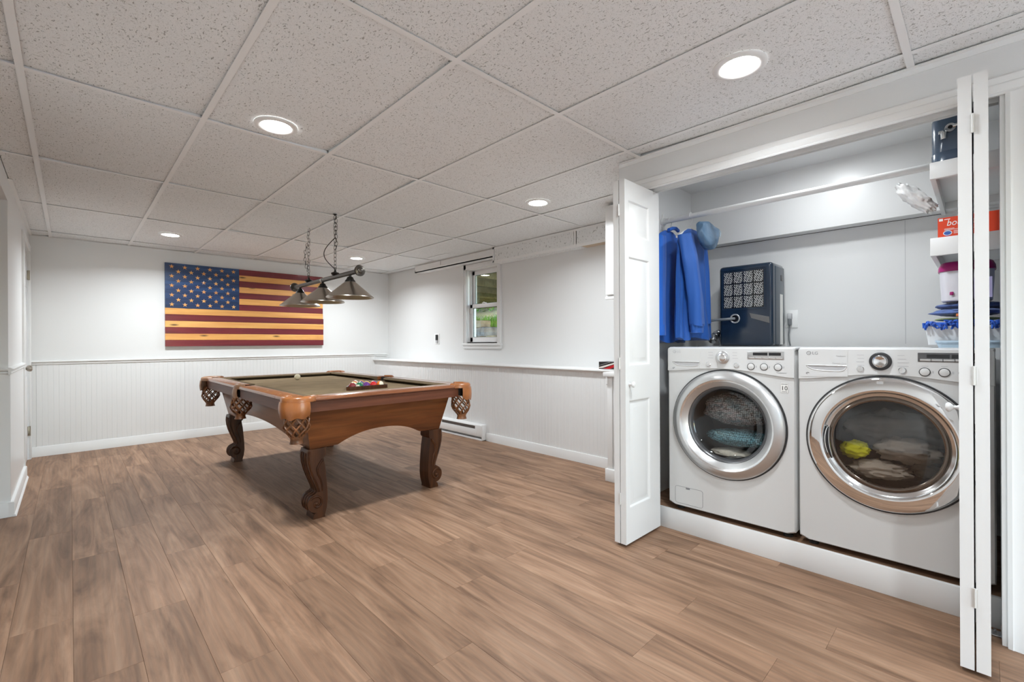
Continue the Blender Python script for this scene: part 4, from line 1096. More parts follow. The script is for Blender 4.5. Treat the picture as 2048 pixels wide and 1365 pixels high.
    lg.tube([P(la, fx - .0016, lz + .004), P(la, fx - .0016, lz - .004), P(la + .004, fx - .0016, lz - .004)], .0008, 5).tube([P(la + .002, fx - .0016, lz), P(la + .0085, fx - .0016, lz)], .0008, 5)
    obj('logo', lg, 'print_grey' if dryer else 'print_light', panel_)
    text_part('lettering', 'LG', .020, 'print_grey' if dryer else 'print_light', panel_, P(la + .014, fx - .0014, lz - .0070))
    if dryer:
        text_part('lettering', 'Sensor Dry', .0115, 'print_light', drawer, P(ga1 - .002, fx - .0016, 1.009), align='RIGHT')
        text_part('lettering', 'TrueSteam', .0085, 'print_light', drawer, P(ga1 - .004, fx - .0016, 1.044), align='RIGHT')
    else:
        text_part('lettering', 'TrueBalance', .0090, 'print_light', panel_, P(hw - .036, fx - .0006, .955), align='RIGHT')
    sm_ = MB().tube([P(-hw + .042 + .006 * cos(t), fx - .0018, .962 + .004 * sin(t)) for t in [2 * pi * k / 16 for k in range(13)]], .0012, 5); obj('emblem', sm_, 'print_grey', drawer)
    # selector dial
    ka, kz = (-.012, 1.030) if not dryer else (-.016, 1.026)
    if dryer:
        obj('dial_ring', MB().lathe([(.040, 0), (.040, -.006), (.036, -.009), (.028, -.009)], P(ka, fx, kz), 'x', 40), 'gasket', panel_)
        obj('dial', MB().lathe([(.028, -.006), (.028, -.016), (.026, -.020), (.021, -.024), (.010, -.021), (0, -.020)], P(ka, fx, kz), 'x', 40), 'chrome', panel_)
    else:
        obj('dial_ring', MB().lathe([(.036, 0), (.036, -.004), (.031, -.007), (.024, -.008)], P(ka, fx, kz), 'x', 40), 'silver', panel_)
        obj('dial', MB().lathe([(.025, -.005), (.025, -.018), (.023, -.022), (.018, -.025), (0, -.026)], P(ka + .002, fx, kz), 'x', 40), 'silver_bright', panel_)
    # push buttons
    for a, z in ((-.090 if not dryer else -.088, .990), (.062 if not dryer else .058, .989)):
        obj('button', MB().lathe([(.0135, 0), (.0135, -.003), (.011, -.0055), (0, -.006)], P(a, fx, z), 'x', 24), 'silver_bright', panel_)
    bt = (.134, .197, .262) if not dryer else (.130, .190, .250)
    for a in bt:
        obj('button_ring', MB().lathe([(.0185, 0), (.0185, -.0022), (.0165, -.0028), (.0158, 0)], P(a, fx, .985), 'x', 30), 'gasket', panel_)
        obj('button', MB().lathe([(.0158, 0), (.0158, -.0025), (.013, -.0042), (0, -.0046)], P(a, fx, .985), 'x', 30), 'appliance_panel', panel_)
    # display
    da0, da1, dz0, dz1 = (.116, .290, 1.024, 1.066) if not dryer else (.108, .300, 1.028, 1.066)
    dsp = obj('display', MB().rbox(XF + fx - .0020, XF + fx + .001, yc - da1, yc - da0, dz0, dz1, .0012), 'silver' if not dryer else 'bezel_dark', panel_)
    obj('display_window', MB().box(XF + fx - .0026, XF + fx - .001, yc - da0 - .098, yc - da0 - .028, dz1 - .022, dz1 - .007).box(XF + fx - .0026, XF + fx - .001, yc - da0 - .160, yc - da0 - .104, dz1 - .022, dz1 - .007), 'screen_dark', dsp)
    for k in range(5):
        ww = (da1 - da0 - .012) / 5
        obj('option_key', MB().rbox(XF + fx - .0036, XF + fx - .0015, yc - da0 - .006 - ww * (k + 1) + .001, yc - da0 - .006 - ww * k - .001, dz0 + .003, dz0 + .012, .0008), 'silver_bright' if not dryer else 'silver', dsp)
    # small printed legends round the dial and keys (too small to read)
    lb_ = MB(); random.seed(4)
    for side in (-1, 1):
        for j in range(4 if dryer else 3):
            a = ka + side * (.052 if not dryer else .058); w = random.uniform(.022, .040); z = kz + .026 - j * .0155
            lb_.box(XF + fx - .0004, XF + fx + .001, yc - (a + (w if side > 0 else 0)), yc - (a - (w if side < 0 else 0)), z, z + .0022)
    for a in bt:
        lb_.box(XF + fx - .0004, XF + fx + .001, yc - a - .010, yc - a + .010, 1.009, 1.0108)
        lb_.box(XF + fx - .0004, XF + fx + .001, yc - a - .028, yc - a - .023, .980, .990)
    lb_.box(XF + fx - .0004, XF + fx + .001, yc - ka - .014, yc - ka + .014, kz + .046, kz + .048)
    lo_ = obj('printed_legend', lb_, 'print_light', panel_); lo_['kind'] = 'stuff'
    # feet
    for a in (-hw + .05, hw - .05):
        for d in (.06, AD - .06):
            obj('foot', MB().lathe([(.022, z0 - .0005), (.022, z0 + .012), (.010, z0 + .014), (.010, zb + .002)], P(a, d, 0), 'z', 16, True), 'rubber', root)
    # door
    C = P(0, 0, cz)
    obj('door_gasket', MB().lathe([(.3035, .002), (.3035, -.004), (.297, -.004), (.297, .03)], C, 'x', 80), 'gasket', root)
    if not dryer:
        D = obj('door', MB().lathe([(.297, .010), (.296, -.014), (.290, -.022), (.262, -.036), (.250, -.038), (.247, -.036), (.232, -.026), (.212, -.008), (.210, .002), (.206, .006)], C, 'x', 96), 'silver', root, ang=28)
        obj('inner_ring', MB().lathe([(.2495, -.0372), (.246, -.036), (.229, -.023), (.211, -.006)], C, 'x', 96), 'silver_bright', D, ang=50)
        obj('glass_bezel', MB().lathe([(.2105, -.002), (.208, -.004), (.204, -.002), (.198, .006), (.194, .012), (.192, .020)], C, 'x', 80), 'bezel_dark', D)
        obj('door_glass', MB().lathe([(.194, .012), (.186, .022), (.166, .034), (.128, .042), (.070, .046), (.0, .047)], C, 'x', 64), 'washer_glass', D, ang=80)
    else:
        D = obj('door', MB().lathe([(.297, .010), (.296, -.012), (.291, -.020), (.283, -.023), (.245, -.030), (.236, -.030), (.232, -.027)], C, 'x', 128), 'chrome', root, ang=50)
        obj('inner_ring', MB().lathe([(.232, -.027), (.228, -.022), (.222, -.016), (.214, -.014), (.210, -.010)], C, 'x', 128), 'chrome_soft', D, ang=60)
        obj('glass_bezel', MB().lathe([(.210, -.010), (.203, -.016), (.196, -.017), (.190, -.012)], C, 'x', 96), 'bezel_reflection', D, ang=60)
        obj('door_glass', MB().lathe([(.192, -.013), (.170, -.020), (.110, -.028), (.05, -.031), (.0, -.0315)], C, 'x', 64), 'dryer_glass', D, ang=80)
        # chrome grip on the left rim of the glass
        for (rr, w_, m_, dd) in ((.2135, .013, 'chrome', -.026), (.2125, .006, 'screen_dark', -.036)):
            hd = MB(); pts = [P(rr * cos(t) * 1.0, dd, cz + rr * sin(t)) for t in [rad(165 + 40 * k / 14) for k in range(15)]]
            hd.tube(pts, lambda q, w_=w_: w_ * (.35 + .65 * sin(pi * min(1, max(0, q))) ** .5), 8); obj('door_grip' if m_ == 'chrome' else 'grip_slot', hd, m_, D, ang=70)
        obj('door_marks', MB().box(XF - .0268, XF - .024, yc + .005, yc + .028, cz + .266, cz + .278), 'silver', D)
    # drum behind the glass
    obj('drum', MB().lathe([(.200, .012), (.215, .06), (.245, .10), (.25, .42), (.0, .42)], C, 'x', 48), 'drum_dark', root)
    if dryer:
        vh = MB()
        for t in list(range(222, 252, 4)) + list(range(288, 318, 4)):
            vh.lathe([(0, -.001), (.0035, -.001)], P(.196 * cos(rad(t)), .020, cz + .196 * sin(rad(t))), 'x', 8)
        obj('lint_filter', MB().lathe([(.190, .008), (.200, .030)], C, 'x', 48, ph=rad(215), arc=rad(110)), 'taupe_light', root); obj('vent_holes', vh, 'screen_dark', root)
    else:
        # filter hatch, sticker
        hz = MB(); hx0, hx1, hz0, hz1 = -.293, -.130, .163, .262; rr = .012
        pts = []
        for (cx, cy, a0) in ((hx1 - rr, hz1 - rr, 0), (hx0 + rr, hz1 - rr, 90), (hx0 + rr, hz0 + rr, 180), (hx1 - rr, hz0 + rr, 270)):
            for k in range(4): t = rad(a0 + 30 * k); pts.append((cx + rr * cos(t), cy + rr * sin(t)))
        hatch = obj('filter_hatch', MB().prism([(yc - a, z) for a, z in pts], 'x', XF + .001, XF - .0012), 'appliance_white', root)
        obj('hatch_seam', MB().tube([P(a, -.0006, z) for a, z in pts], .0011, 5, closed=True), 'print_grey', hatch)
        obj('hatch_notch', MB().rbox(XF - .003, XF, yc + .205, yc + .228, .252, .263, .001), 'print_grey', hatch)
        s0, s1, q0, q1 = .270, .306, .856, .908
        stk = obj('sticker', MB().box(XF - .0008, XF + .0005, yc - s1, yc - s0, q0, q1), 'print_light', root)
        obj('sticker_face', MB().box(XF - .0012, XF, yc - s1 + .0015, yc - s0 - .0015, q0 + .0015, q1 - .0015), 'paper_white', stk)
        text_part('lettering', '10', .030, 'print_black', stk, P((s0 + s1) / 2, -.0014, q0 + .014), align='CENTER')
        obj('sticker_bars', MB().box(XF - .0016, XF, yc - s1 + .004, yc - s0 - .004, q1 - .009, q1 - .006).box(XF - .0016, XF, yc - s1 + .006, yc - s0 - .006, q0 + .005, q0 + .0075), 'print_grey', stk)
    return root
WYC, DYC = .984, .298
appliance('washing_machine', 'white front-load washing machine with silver round door and filter hatch', 'washing machine', WYC, False)
appliance('clothes_dryer', 'white clothes dryer with large mirror chrome round door', 'clothes dryer', DYC, True)

def crumple(c, r, seed, amp=.22, freq=2.4, nu=44, nv=26, flatten=0.):
    """soft heap of cloth: ellipsoid pushed about by ridged noise"""
    b = MB().sphere((0, 0, 0), 1.0, nu, nv)
    for i, v in enumerate(b.v):
        d = v.normalized(); q = d * freq + Vector((seed * 7.3, seed * 3.1, seed * 1.7))
        n1 = noise.noise(q); n2 = 1 - abs(noise.noise(q * 2.1 + Vector((3, 1, 2)))) * 2; n3 = noise.noise(q * 4.3)
        k = 1 + amp * (.7 * n1 + .55 * n2 * .6 + .25 * n3)
        b.v[i] = Vector((c[0] + d.x * k * r[0], c[1] + d.y * k * r[1], c[2] + d.z * k * r[2]))
    return b
def cloth(name, c, r, seed, m, label, cat, group=None, **k):
    return tag(obj(name, crumple(c, r, seed, **k), m, ang=80), label, cat, group)
cz = .660
cloth('knit_blanket', (XF + .180, WYC - .012, cz + .064), (.105, .195, .088), 2, 'knit', 'grey and pink chunky knit blanket folded in the washer drum', 'blanket', amp=.20)
cloth('teal_blanket', (XF + .165, WYC - .02, cz - .095), (.100, .180, .046), 5, 'knit_teal', 'teal knit blanket under the grey one in the washer', 'blanket', amp=.18)
cloth('beige_towel', (XF + .140, WYC + .02, cz - .181), (.075, .105, .020), 9, 'beige_towel', 'beige towel at the bottom of the washer drum', 'towel', amp=.2)
dg = 'clothes in the dryer'
cloth('crumpled_shirt', (XF + .235, DYC - .005, cz + .030), (.070, .178, .085), 3, 'taupe_dark', 'dark grey crumpled shirt high in the dryer drum', 'clothing', dg, amp=.35, freq=3)
cloth('crumpled_trousers', (XF + .105, DYC - .062, cz - .038), (.055, .108, .050), 6, 'taupe', 'taupe crumpled garment in the middle of the dryer drum', 'clothing', dg, amp=.4, freq=3.2)
cloth('crumpled_blouse', (XF + .100, DYC + .030, cz - .138), (.075, .100, .036), 8, 'taupe_light', 'light beige crumpled garment at the bottom of the dryer', 'clothing', dg, amp=.4, freq=3.4)
cloth('crumpled_sleeve', (XF + .205, DYC - .120, cz - .135), (.04, .045, .032), 12, 'taupe', 'taupe sleeve lying deep in the dryer drum', 'clothing', dg, amp=.4, freq=3)
cloth('yellow_shirt', (XF + .085, DYC + .125, cz - .058), (.040, .054, .036), 14, 'shirt_yellow', 'bright yellow shirt at the left in the dryer', 'clothing', dg, amp=.4, freq=3)

# ------------------------------------------------------------------ dehumidifier, hose, duct, outlet
ZW = ZS + AH + .002
dx0, dx1, dy0, dy1, dz1 = 3.135, 3.365, .904, 1.230, 1.616
dh = thing('dehumidifier', 'dark navy dehumidifier with a pale square filter grille on the washer', 'dehumidifier', ((dx0 + dx1) / 2, (dy0 + dy1) / 2, ZW))
obj('body', MB().rbox(dx0, dx1, dy0, dy1, ZW, dz1, .022, 4), 'navy_plastic', dh)
obj('side_shell', MB().rbox(dx0 + .045, dx1 - .004, dy0 - .004, dy0 + .02, ZW + .01, dz1 - .02, .008, 3), 'navy_side', dh)
gy0, gy1, gz0, gz1 = dy0 + .050, dy1 - .030, 1.335, 1.575
fr = MB(); 
ring = lambda o_, d: [(dx0 - d, gy0 - .014 + o_, gz0 - .014 + o_), (dx0 - d, gy1 + .014 - o_, gz0 - .014 + o_), (dx0 - d, gy1 + .014 - o_, gz1 + .014 - o_), (dx0 - d, gy0 - .014 + o_, gz1 + .014 - o_)]
fr.loft([ring(0, -.002), ring(.001, .003), ring(.004, .003), ring(.008, -.003)], caps=False)
G = obj('filter_frame', fr, 'navy_plastic', dh)
obj('filter_backing', MB().box(dx0 - .0012, dx0 + .003, gy0, gy1, gz0, gz1), 'screen_dark', G)
gw, gh = (gy1 - gy0) / 4, (gz1 - gz0) / 3
for i in range(4):
    for j in range(3):
        cell = MB(); ya, za = gy0 + gw * i + .004, gz0 + gh * j + .004; w_, h_ = gw - .008, gh - .008
        nn = 9
        for p in range(nn):
            for q in range(nn):
                if (p * 3 + q * 5) % 7 == 0: continue
                y_ = ya + w_ * (p + .12) / nn; z_ = za + h_ * (q + .12) / nn
                hor = (p + q) % 2
                cell.box(dx0 - .0030, dx0 - .001, y_, y_ + w_ / nn * (.92 if hor else .45), z_, z_ + h_ / nn * (.45 if hor else .92))
        obj('grille_cell', cell, 'grille_white', G)
nz = (dx0, 1.128, 1.268)
obj('drain_port', MB().lathe([(.031, .004), (.031, -.004), (.028, -.006), (.022, -.003), (.021, .004)], nz, 'x', 28), 'silver', dh)
obj('drain_mouth', MB().lathe([(0, -.0008), (.022, -.0008)], nz, 'x', 24), 'screen_dark', dh)
hpts = []
for k in range(30):
    f = k / 29
    if f < .25: q = f / .25; hpts.append((dx0 - .004 - .030 * sin(q * pi / 2), 1.128 + .05 * q, 1.268 - .004 * q))
    else: q = (f - .25) / .75; hpts.append((dx0 - .034 + .02 * q, 1.178 + .24 * q, 1.264 - .03 * q * q))
obj('drain_hose', MB().tube(hpts, .0085, 8), 'hose_grey', dh)
tp = MB().add([(dx0 - .0012, dy0 + .135, 1.300), (dx0 - .0012, dy0 + .020, 1.272), (dx0 - .0012, dy0 + .018, 1.232), (dx0 - .0012, dy0 + .125, 1.268)], [(0, 1, 2, 3)]); obj('tape_residue', tp, 'tape_grey', dh)
obj('handle_recess', MB().rbox(dx1 - .085, dx1 - .035, dy0 - .0055, dy0 + .01, 1.505, 1.545, .004), 'screen_dark', dh)
obj('rating_label', MB().box(dx0 + .135, dx0 + .190, dy0 - .0052, dy0 + .01, ZW + .01, 1.42), 'paper_white', dh)
def hoop(y, r, m, name):
    pts = [(3.12 + .0 * k, 1.30 + r * cos(t), 1.09 + r * 1.5 * sin(t)) for k, t in enumerate([pi * j / 16 for j in range(17)])]
    return pts
dpts = [(3.375, 1.300, 1.00), (3.372, 1.300, 1.12), (3.345, 1.300, 1.160), (3.30, 1.300, 1.175), (3.255, 1.300, 1.165), (3.215, 1.300, 1.145), (3.19, 1.300, 1.115)]
dd = MB(); prev = Vector(dpts[0]); fine_ = []
for i in range(len(dpts) - 1):
    for k in range(10): fine_.append(Vector(dpts[i]).lerp(Vector(dpts[i + 1]), k / 10))
dd.tube(fine_, lambda q: .024 + .003 * sin(q * 2 * pi * 26), 14)
tag(obj('dryer_duct', dd, 'duct_silver', ang=80), 'shiny ribbed metal duct loop behind the blue jackets', 'duct')
ol = thing('wall_outlet', 'white wall outlet with a plugged-in dark cord on the closet wall', 'outlet', (3.40, .875, 1.22))
obj('plate', MB().rbox(3.394, 3.401, .832, .905, 1.205, 1.320, .003), 'plastic_white', ol)
obj('plug', MB().rbox(3.366, 3.396, .862, .888, 1.262, 1.300, .004), 'print_light', ol)
obj('plug_boot', MB().rbox(3.362, 3.392, .864, .884, 1.222, 1.266, .006, 3), 'hose_grey', ol)
obj('power_cord', MB().tube([(3.376, .874, 1.225), (3.374, .876, 1.20), (3.376, .880, 1.16), (3.378, .878, 1.12), (3.378, .872, 1.088)], .0042, 8), 'hose_grey', ol)
cn = MB().tube([(3.388, .900, 1.240), (3.386, .910, 1.20), (3.384, .925, 1.14), (3.384, .935, 1.09)], .0032, 6); obj('spare_cable', cn, 'plastic_white', ol)

# ------------------------------------------------------------------ closet rod, hangers, garments
RX_, RZ_ = 2.870, 1.925
rod = thing('closet_rod', 'white closet rod running below the closet header', 'rod', (RX_, .7, RZ_))
obj('rod', MB().lathe([(.0165, -.40), (.0165, 1.495)], (RX_, 0, RZ_), 'y', 20), 'rod_white', rod)
obj('rod_socket', MB().lathe([(.030, 1.495), (.030, 1.488), (.024, 1.484), (.022, 1.470), (.017, 1.468)], (RX_, 0, RZ_), 'y', 20).box(RX_ - .01, RX_ + .01, 1.489, 1.495, RZ_ - .06, RZ_ + .05), 'rod_white', rod)
def hanger(y, label, lean=0.):
    t = thing('clothes_hanger', label, 'hanger', (RX_, y, RZ_))
    pts = []
    for k in range(15):
        a = rad(-40 + 235 * k / 14); pts.append((RX_ + .024 * cos(a), y, RZ_ + .0 + .0225 * sin(a)))
    pts = pts[::-1]
    stem = [(RX_ + .020, y, RZ_ - .020), (RX_ + .006, y, RZ_ - .040), (RX_, y, RZ_ - .060), (RX_, y, RZ_ - .085)]
    obj('hook', MB().tube(pts + stem[1:], .0032, 7), 'plastic_white', t)
    sh = [(RX_ - .20, y, RZ_ - .165), (RX_ - .10, y, RZ_ - .115), (RX_ - .03, y, RZ_ - .088), (RX_, y, RZ_ - .082), (RX_ + .03, y, RZ_ - .088), (RX_ + .10, y, RZ_ - .115), (RX_ + .20, y, RZ_ - .165)]
    obj('shoulder_bar', MB().tube(sh, .0055, 8), 'plastic_white', t)
    return t
hanger(1.440, 'white plastic hanger carrying the bright blue shirt'); hanger(1.300, 'white plastic hanger carrying the hooded jacket')

def garment(b, y, xc, zt, zb, wt, wb, tt, tb, seed, nz_=26, nphi=64, fold=.012):
    rings = []
    for k in range(nz_ + 1):
        f = k / nz_; z = zt + (zb - zt) * f
        sh_ = min(1, (f / .14)) ** .6
        w = (wt + (wb - wt) * f) * (.30 + .70 * sh_); t = (tt + (tb - tt) * f) * (.45 + .55 * min(1, f / .1))
        ring_ = []
        for i in range(nphi):
            a = 2 * pi * i / nphi; cx = abs(cos(a)) ** .75 * (1 if cos(a) >= 0 else -1); sy = abs(sin(a)) ** .8 * (1 if sin(a) >= 0 else -1)
            fo = fold * f ** .7 * (sin(a * 7 + seed) + .6 * sin(a * 13 + seed * 2.3 + f * 2) + .5 * noise.noise(Vector((a * 1.5, f * 3, seed))) * 3)
            hem = (.010 * sin(a * 5 + seed) if k == nz_ else 0)
            ring_.append((xc + w * cx + fo * .5 * cos(a), y + t * sy + fo * (1 if sy > 0 else -1), z + hem))
        rings.append(ring_)
    return b.loft(rings)
def sleeve(b, pts, r0, r1, seed, flat=.62, n=20):
    P_ = []; m = 22
    for k in range(m + 1):
        f = k / m * (len(pts) - 1); i = min(int(f), len(pts) - 2); P_.append(Vector(pts[i]).lerp(Vector(pts[i + 1]), f - i))
    rings = []
    for k, p in enumerate(P_):
        f = k / m; r = r0 + (r1 - r0) * f
        rings.append([p + Vector((r * cos(a) * (1 + .14 * sin(a * 3 + seed + f * 4)), r * flat * sin(a) * (1 + .16 * sin(a * 4 + seed * 2)), .006 * sin(a * 2 + seed + k))) for a in [2 * pi * i / n for i in range(n)]])
    return b.loft(rings)
sh1 = thing('blue_shirt', 'bright blue long-sleeved shirt hanging next to the folded closet door', 'shirt', (2.84, 1.425, 1.12))
obj('torso', garment(MB(), 1.440, 2.850, 1.848, 1.120, .195, .205, .018, .026, 1.0, fold=.006), 'shirt_blue', sh1, ang=80)
slv = obj('sleeve', sleeve(MB(), [(2.690, 1.420, 1.790), (2.665, 1.408, 1.60), (2.655, 1.405, 1.38), (2.660, 1.405, 1.165)], .050, .044, 2, .60), 'shirt_blue', sh1, ang=80)
obj('cuff', MB().loft([[(2.660 + .047 * cos(a), 1.405 + .029 * sin(a), z) for a in [2 * pi * i / 20 for i in range(20)]] for z in (1.225, 1.222, 1.160, 1.158)]), 'shirt_blue', slv, ang=50)
obj('collar', MB().tube([(2.80, 1.418, 1.846), (2.84, 1.410, 1.862), (2.88, 1.408, 1.868), (2.92, 1.410, 1.858)], .012, 8), 'shirt_blue', sh1)
jk = thing('hooded_jacket', 'royal blue hooded rain jacket with grey lined hood on a hanger', 'jacket', (2.88, 1.33, 1.13))
obj('torso', garment(MB(), 1.300, 2.885, 1.838, 1.135, .195, .212, .026, .046, 4.0, fold=.011), 'jacket_blue', jk, ang=80)
s_ = obj('sleeve', sleeve(MB(), [(2.725, 1.270, 1.775), (2.725, 1.235, 1.60), (2.745, 1.218, 1.40), (2.755, 1.214, 1.215)], .062, .058, 5, .66), 'jacket_blue', jk, ang=80)
cuf = []
for z, r in ((1.225, .058), (1.212, .050), (1.196, .050), (1.184, .047), (1.172, .050)):
    cuf.append([(2.755 + r * cos(a) * (1 + .07 * sin(a * 9 + z * 300)), 1.214 + .68 * r * sin(a) * (1 + .07 * sin(a * 9 + z * 300)), z) for a in [2 * pi * i / 36 for i in range(36)]])
obj('elastic_cuff', MB().loft(cuf), 'jacket_blue', s_, ang=80)
obj('sleeve', sleeve(MB(), [(3.030, 1.310, 1.765), (3.052, 1.300, 1.62), (3.056, 1.292, 1.42), (3.060, 1.288, 1.235)], .052, .042, 7, .7), 'jacket_blue', jk, ang=80)
# hood: flattened, angular and open towards the right, shiny lining outwards
hd = MB(); rings = []
HT = [(0, 1.846, 1.780, .020), (.12, 1.860, 1.738, .030), (.35, 1.862, 1.700, .034), (.6, 1.858, 1.694, .036), (.8, 1.854, 1.706, .032), (.93, 1.850, 1.724, .024), (1.0, 1.848, 1.742, .014)]
for k in range(15):
    f = k / 14
    for i in range(len(HT) - 1):
        if HT[i][0] <= f <= HT[i + 1][0] + 1e-6:
            q = (f - HT[i][0]) / (HT[i + 1][0] - HT[i][0]); zt_, zb_, yw = [HT[i][j] + (HT[i + 1][j] - HT[i][j]) * q for j in (1, 2, 3)]; break
    ring_ = []
    for i in range(24):
        a = 2 * pi * i / 24; cs_, sn_ = cos(a), sin(a)
        z = (zt_ + zb_) / 2 + (zt_ - zb_) / 2 * abs(sn_) ** .5 * (1 if sn_ >= 0 else -1)
        ring_.append((2.745 + .255 * f + .034 * f * sn_, 1.190 + yw * abs(cs_) ** .8 * (1 if cs_ >= 0 else -1) * (1 - .45 * max(0, sn_)) + .005 * sin(a * 4 + f * 7), z + .004 * sin(f * 11 + a * 2)))
    rings.append(ring_)
hood = obj('hood', hd.loft(rings), 'jacket_lining', jk, ang=70)
yb_ = 1.1565
lgm = MB().tube([(2.975 + .015 * cos(t), yb_ + .004, 1.808 + .014 * sin(t)) for t in [2 * pi * k / 18 for k in range(18)]], .0022, 5, closed=True)
lgm.tube([(2.975, yb_ + .002, 1.796), (2.973, yb_, 1.782)], .0025, 5).tube([(2.965, yb_ + .002, 1.812), (2.975, yb_ + .002, 1.803), (2.985, yb_ + .002, 1.812)], .0018, 5)
obj('hood_badge', lgm, 'logo_pale', hood)

# ------------------------------------------------------------------ closet shelves and what stands on them
def shelf(zt, zb, label):
    s = thing('closet_shelf', label, 'shelf', (3.0, -.12, zb))
    obj('board', MB().box(2.614, 3.398, -.405, .134, zt - .020, zt), 'closet_paint', s)
    obj('front_rail', MB().rbox(2.594, 2.614, -.405, .150, zb, zt + .001, .002), 'closet_paint', s)
    obj('end_rail', MB().rbox(2.614, 3.398, .132, .150, zb, zt + .001, .002), 'closet_paint', s)
    obj('back_cleat', MB().box(3.378, 3.398, -.405, .132, zb, zt - .02), 'closet_paint', s)
    return s
shelf(1.862, 1.794, 'white upper closet shelf carrying the blue canister')
shelf(1.545, 1.472, 'white lower closet shelf carrying the red dryer sheet box')
cn_ = thing('blue_canister', 'dark blue oval canister with a chrome tap on the upper closet shelf', 'canister', (2.68, .085, 1.863))
oval = lambda z, sx, sy: [(2.685 + sx * abs(cos(a)) ** .7 * (1 if cos(a) >= 0 else -1), .078 + sy * abs(sin(a)) ** .7 * (1 if sin(a) >= 0 else -1), z) for a in [2 * pi * i / 36 for i in range(36)]]
obj('tank', MB().loft([oval(1.863, .062, .066), oval(1.868, .066, .070), oval(1.98, .066, .070), oval(2.050, .066, .070), oval(2.060, .062, .066)]), 'tank_blue', cn_, ang=40)
obj('base_band', MB().loft([oval(1.8635, .0675, .0715), oval(1.905, .0675, .0715), oval(1.908, .066, .070)], caps=False), 'tank_blue', cn_, ang=40)
obj('tap_plate', MB().lathe([(.0, -.006), (.017, -.006), (.019, -.002), (.019, .004)], (2.616, .088, 1.998), 'x', 24), 'chrome_soft', cn_)
obj('tap_dial', MB().lathe([(.0, -.012), (.007, -.012), (.008, -.006)], (2.616, .088, 1.998), 'x', 16), 'screen_dark', cn_)
obj('tap_lever', MB().rbox(2.604, 2.612, .050, .082, 1.996, 2.008, .004).rbox(2.608, 2.614, .108, .124, 1.978, 1.992, .003).lathe([(.009, 1.955), (.010, 1.985)], (2.612, .108, 0), 'z', 12, True), 'chrome_soft', cn_)
dbx = thing('dryer_sheet_box', 'bright red carton with white lettering on the lower closet shelf', 'box', (2.68, .03, 1.546))
bxX = 2.630
obj('carton', MB().box(bxX, bxX + .11, -.130, .128, 1.546, 1.632), 'box_red', dbx)
text_part('lettering', 'bounce', .036, 'print_white', dbx, (bxX - .0006, .102, 1.596), sx=.82, shear=.25)
obj('seal_patch', MB().lathe([(0, -.0008), (.0125, -.0008)], (bxX, .098, 1.566), 'x', 24), 'print_blue', dbx)
obj('seal_ring', MB().tube([(bxX - .0006, .098 + .0125 * cos(t), 1.566 + .009 * sin(t)) for t in [2 * pi * k / 24 for k in range(24)]], .0014, 5, closed=True), 'print_white', dbx)
ln_ = MB()
for z, y0, y1 in ((1.583, .108, .078), (1.5785, .108, .040), (1.572, .080, .046), (1.567, .080, .050), (1.562, .080, .058), (1.575, .022, .010)):
    ln_.box(bxX - .0007, bxX + .001, min(y0, y1), max(y0, y1), z, z + .0017)
obj('small_print', ln_, 'print_white', dbx)
obj('corner_mark', MB().box(bxX - .0007, bxX + .001, .112, .124, 1.618, 1.628).box(bxX - .0009, bxX + .001, .090, .108, 1.622, 1.6245), 'print_white', dbx)
tag(obj('green_carton', MB().rbox(2.750, 2.86, .03, .128, 1.546, 1.645, .001), 'print_green'), 'dull green carton behind the red box', 'box')
tag(obj('plastic_bag', crumple((0, 0, 0), (.040, .030, .090), 21, .45, 3.0).xf(Matrix.Translation((2.86, .215, 1.790)) @ Matrix.Rotation(rad(-42), 4, 'X')), 'bag_white', ang=80), 'white crumpled plastic bag hanging off the upper shelf end', 'bag')
tag(obj('gingham_cloth', crumple((2.88, -.085, 1.574), (.09, .06, .022), 23, .25, 2.5), 'gingham', ang=80), 'blue and white checked cloth on the lower shelf', 'cloth')
tag(obj('blue_jug', MB().rbox(2.66, 2.80, -.250, -.100, 1.247, 1.455, .02, 4), 'print_blue'), 'royal blue plastic jug in the corner past the dryer', 'jug')
tag(obj('white_jug', MB().rbox(2.67, 2.80, -.250, -.112, 1.088, 1.246, .02, 4), 'bin_white'), 'white bin under the royal blue jug', 'bin')
# bin, mop pad, cloths and tub stacked on the dryer
zt = ZW
bn = thing('storage_bin', 'low white plastic bin on the dryer top under the folded cloths', 'bin', (2.77, .06, zt))
def tray(z0, z1, x0, x1, y0, y1, ins, r=.016):
    def rr(o_, z):
        pts = []
        for (cx, cy, a0) in ((x1 - r, y1 - r, 0), (x0 + r, y1 - r, 90), (x0 + r, y0 + r, 180), (x1 - r, y0 + r, 270)):
            for k in range(5): t = rad(a0 + 22.5 * k); pts.append((cx + (r - o_) * cos(t) , cy + (r - o_) * sin(t), z))
        return pts
    return MB().loft([rr(ins, z0), rr(0, z1 - .008), rr(-.004, z1 - .008), rr(-.004, z1), rr(.004, z1), rr(ins + .004, z0 + .004)])
obj('tray', tray(zt + .012, zt + .092, 2.655, 2.90, -.10, .172, .010), 'bin_white', bn)
obj('foot_tray', tray(zt, zt + .030, 2.640, 2.86, -.10, .135, .006), 'bin_blue', bn)
mp = MB(); random.seed(9)
for k in range(130):
    x = random.uniform(2.645, 2.72); y = random.uniform(-.09, .176); z = zt + .104 + random.uniform(-.010, .008)
    if k < 70: x = random.uniform(2.636, 2.655)
    d = Vector((random.uniform(-1, .1), random.uniform(-.6, .6), random.uniform(-1, .2))).normalized(); p = Vector((x, y, z))
    mp.tube([p, p + d * .010, p + d * .020 + Vector((0, 0, -.003))], lambda q: .0052 * (1 - .35 * q), 6)
mpo = thing('mop_pad', 'bright blue chenille mop pad lying over the bin edge', 'mop pad', (2.70, .05, zt + .09))
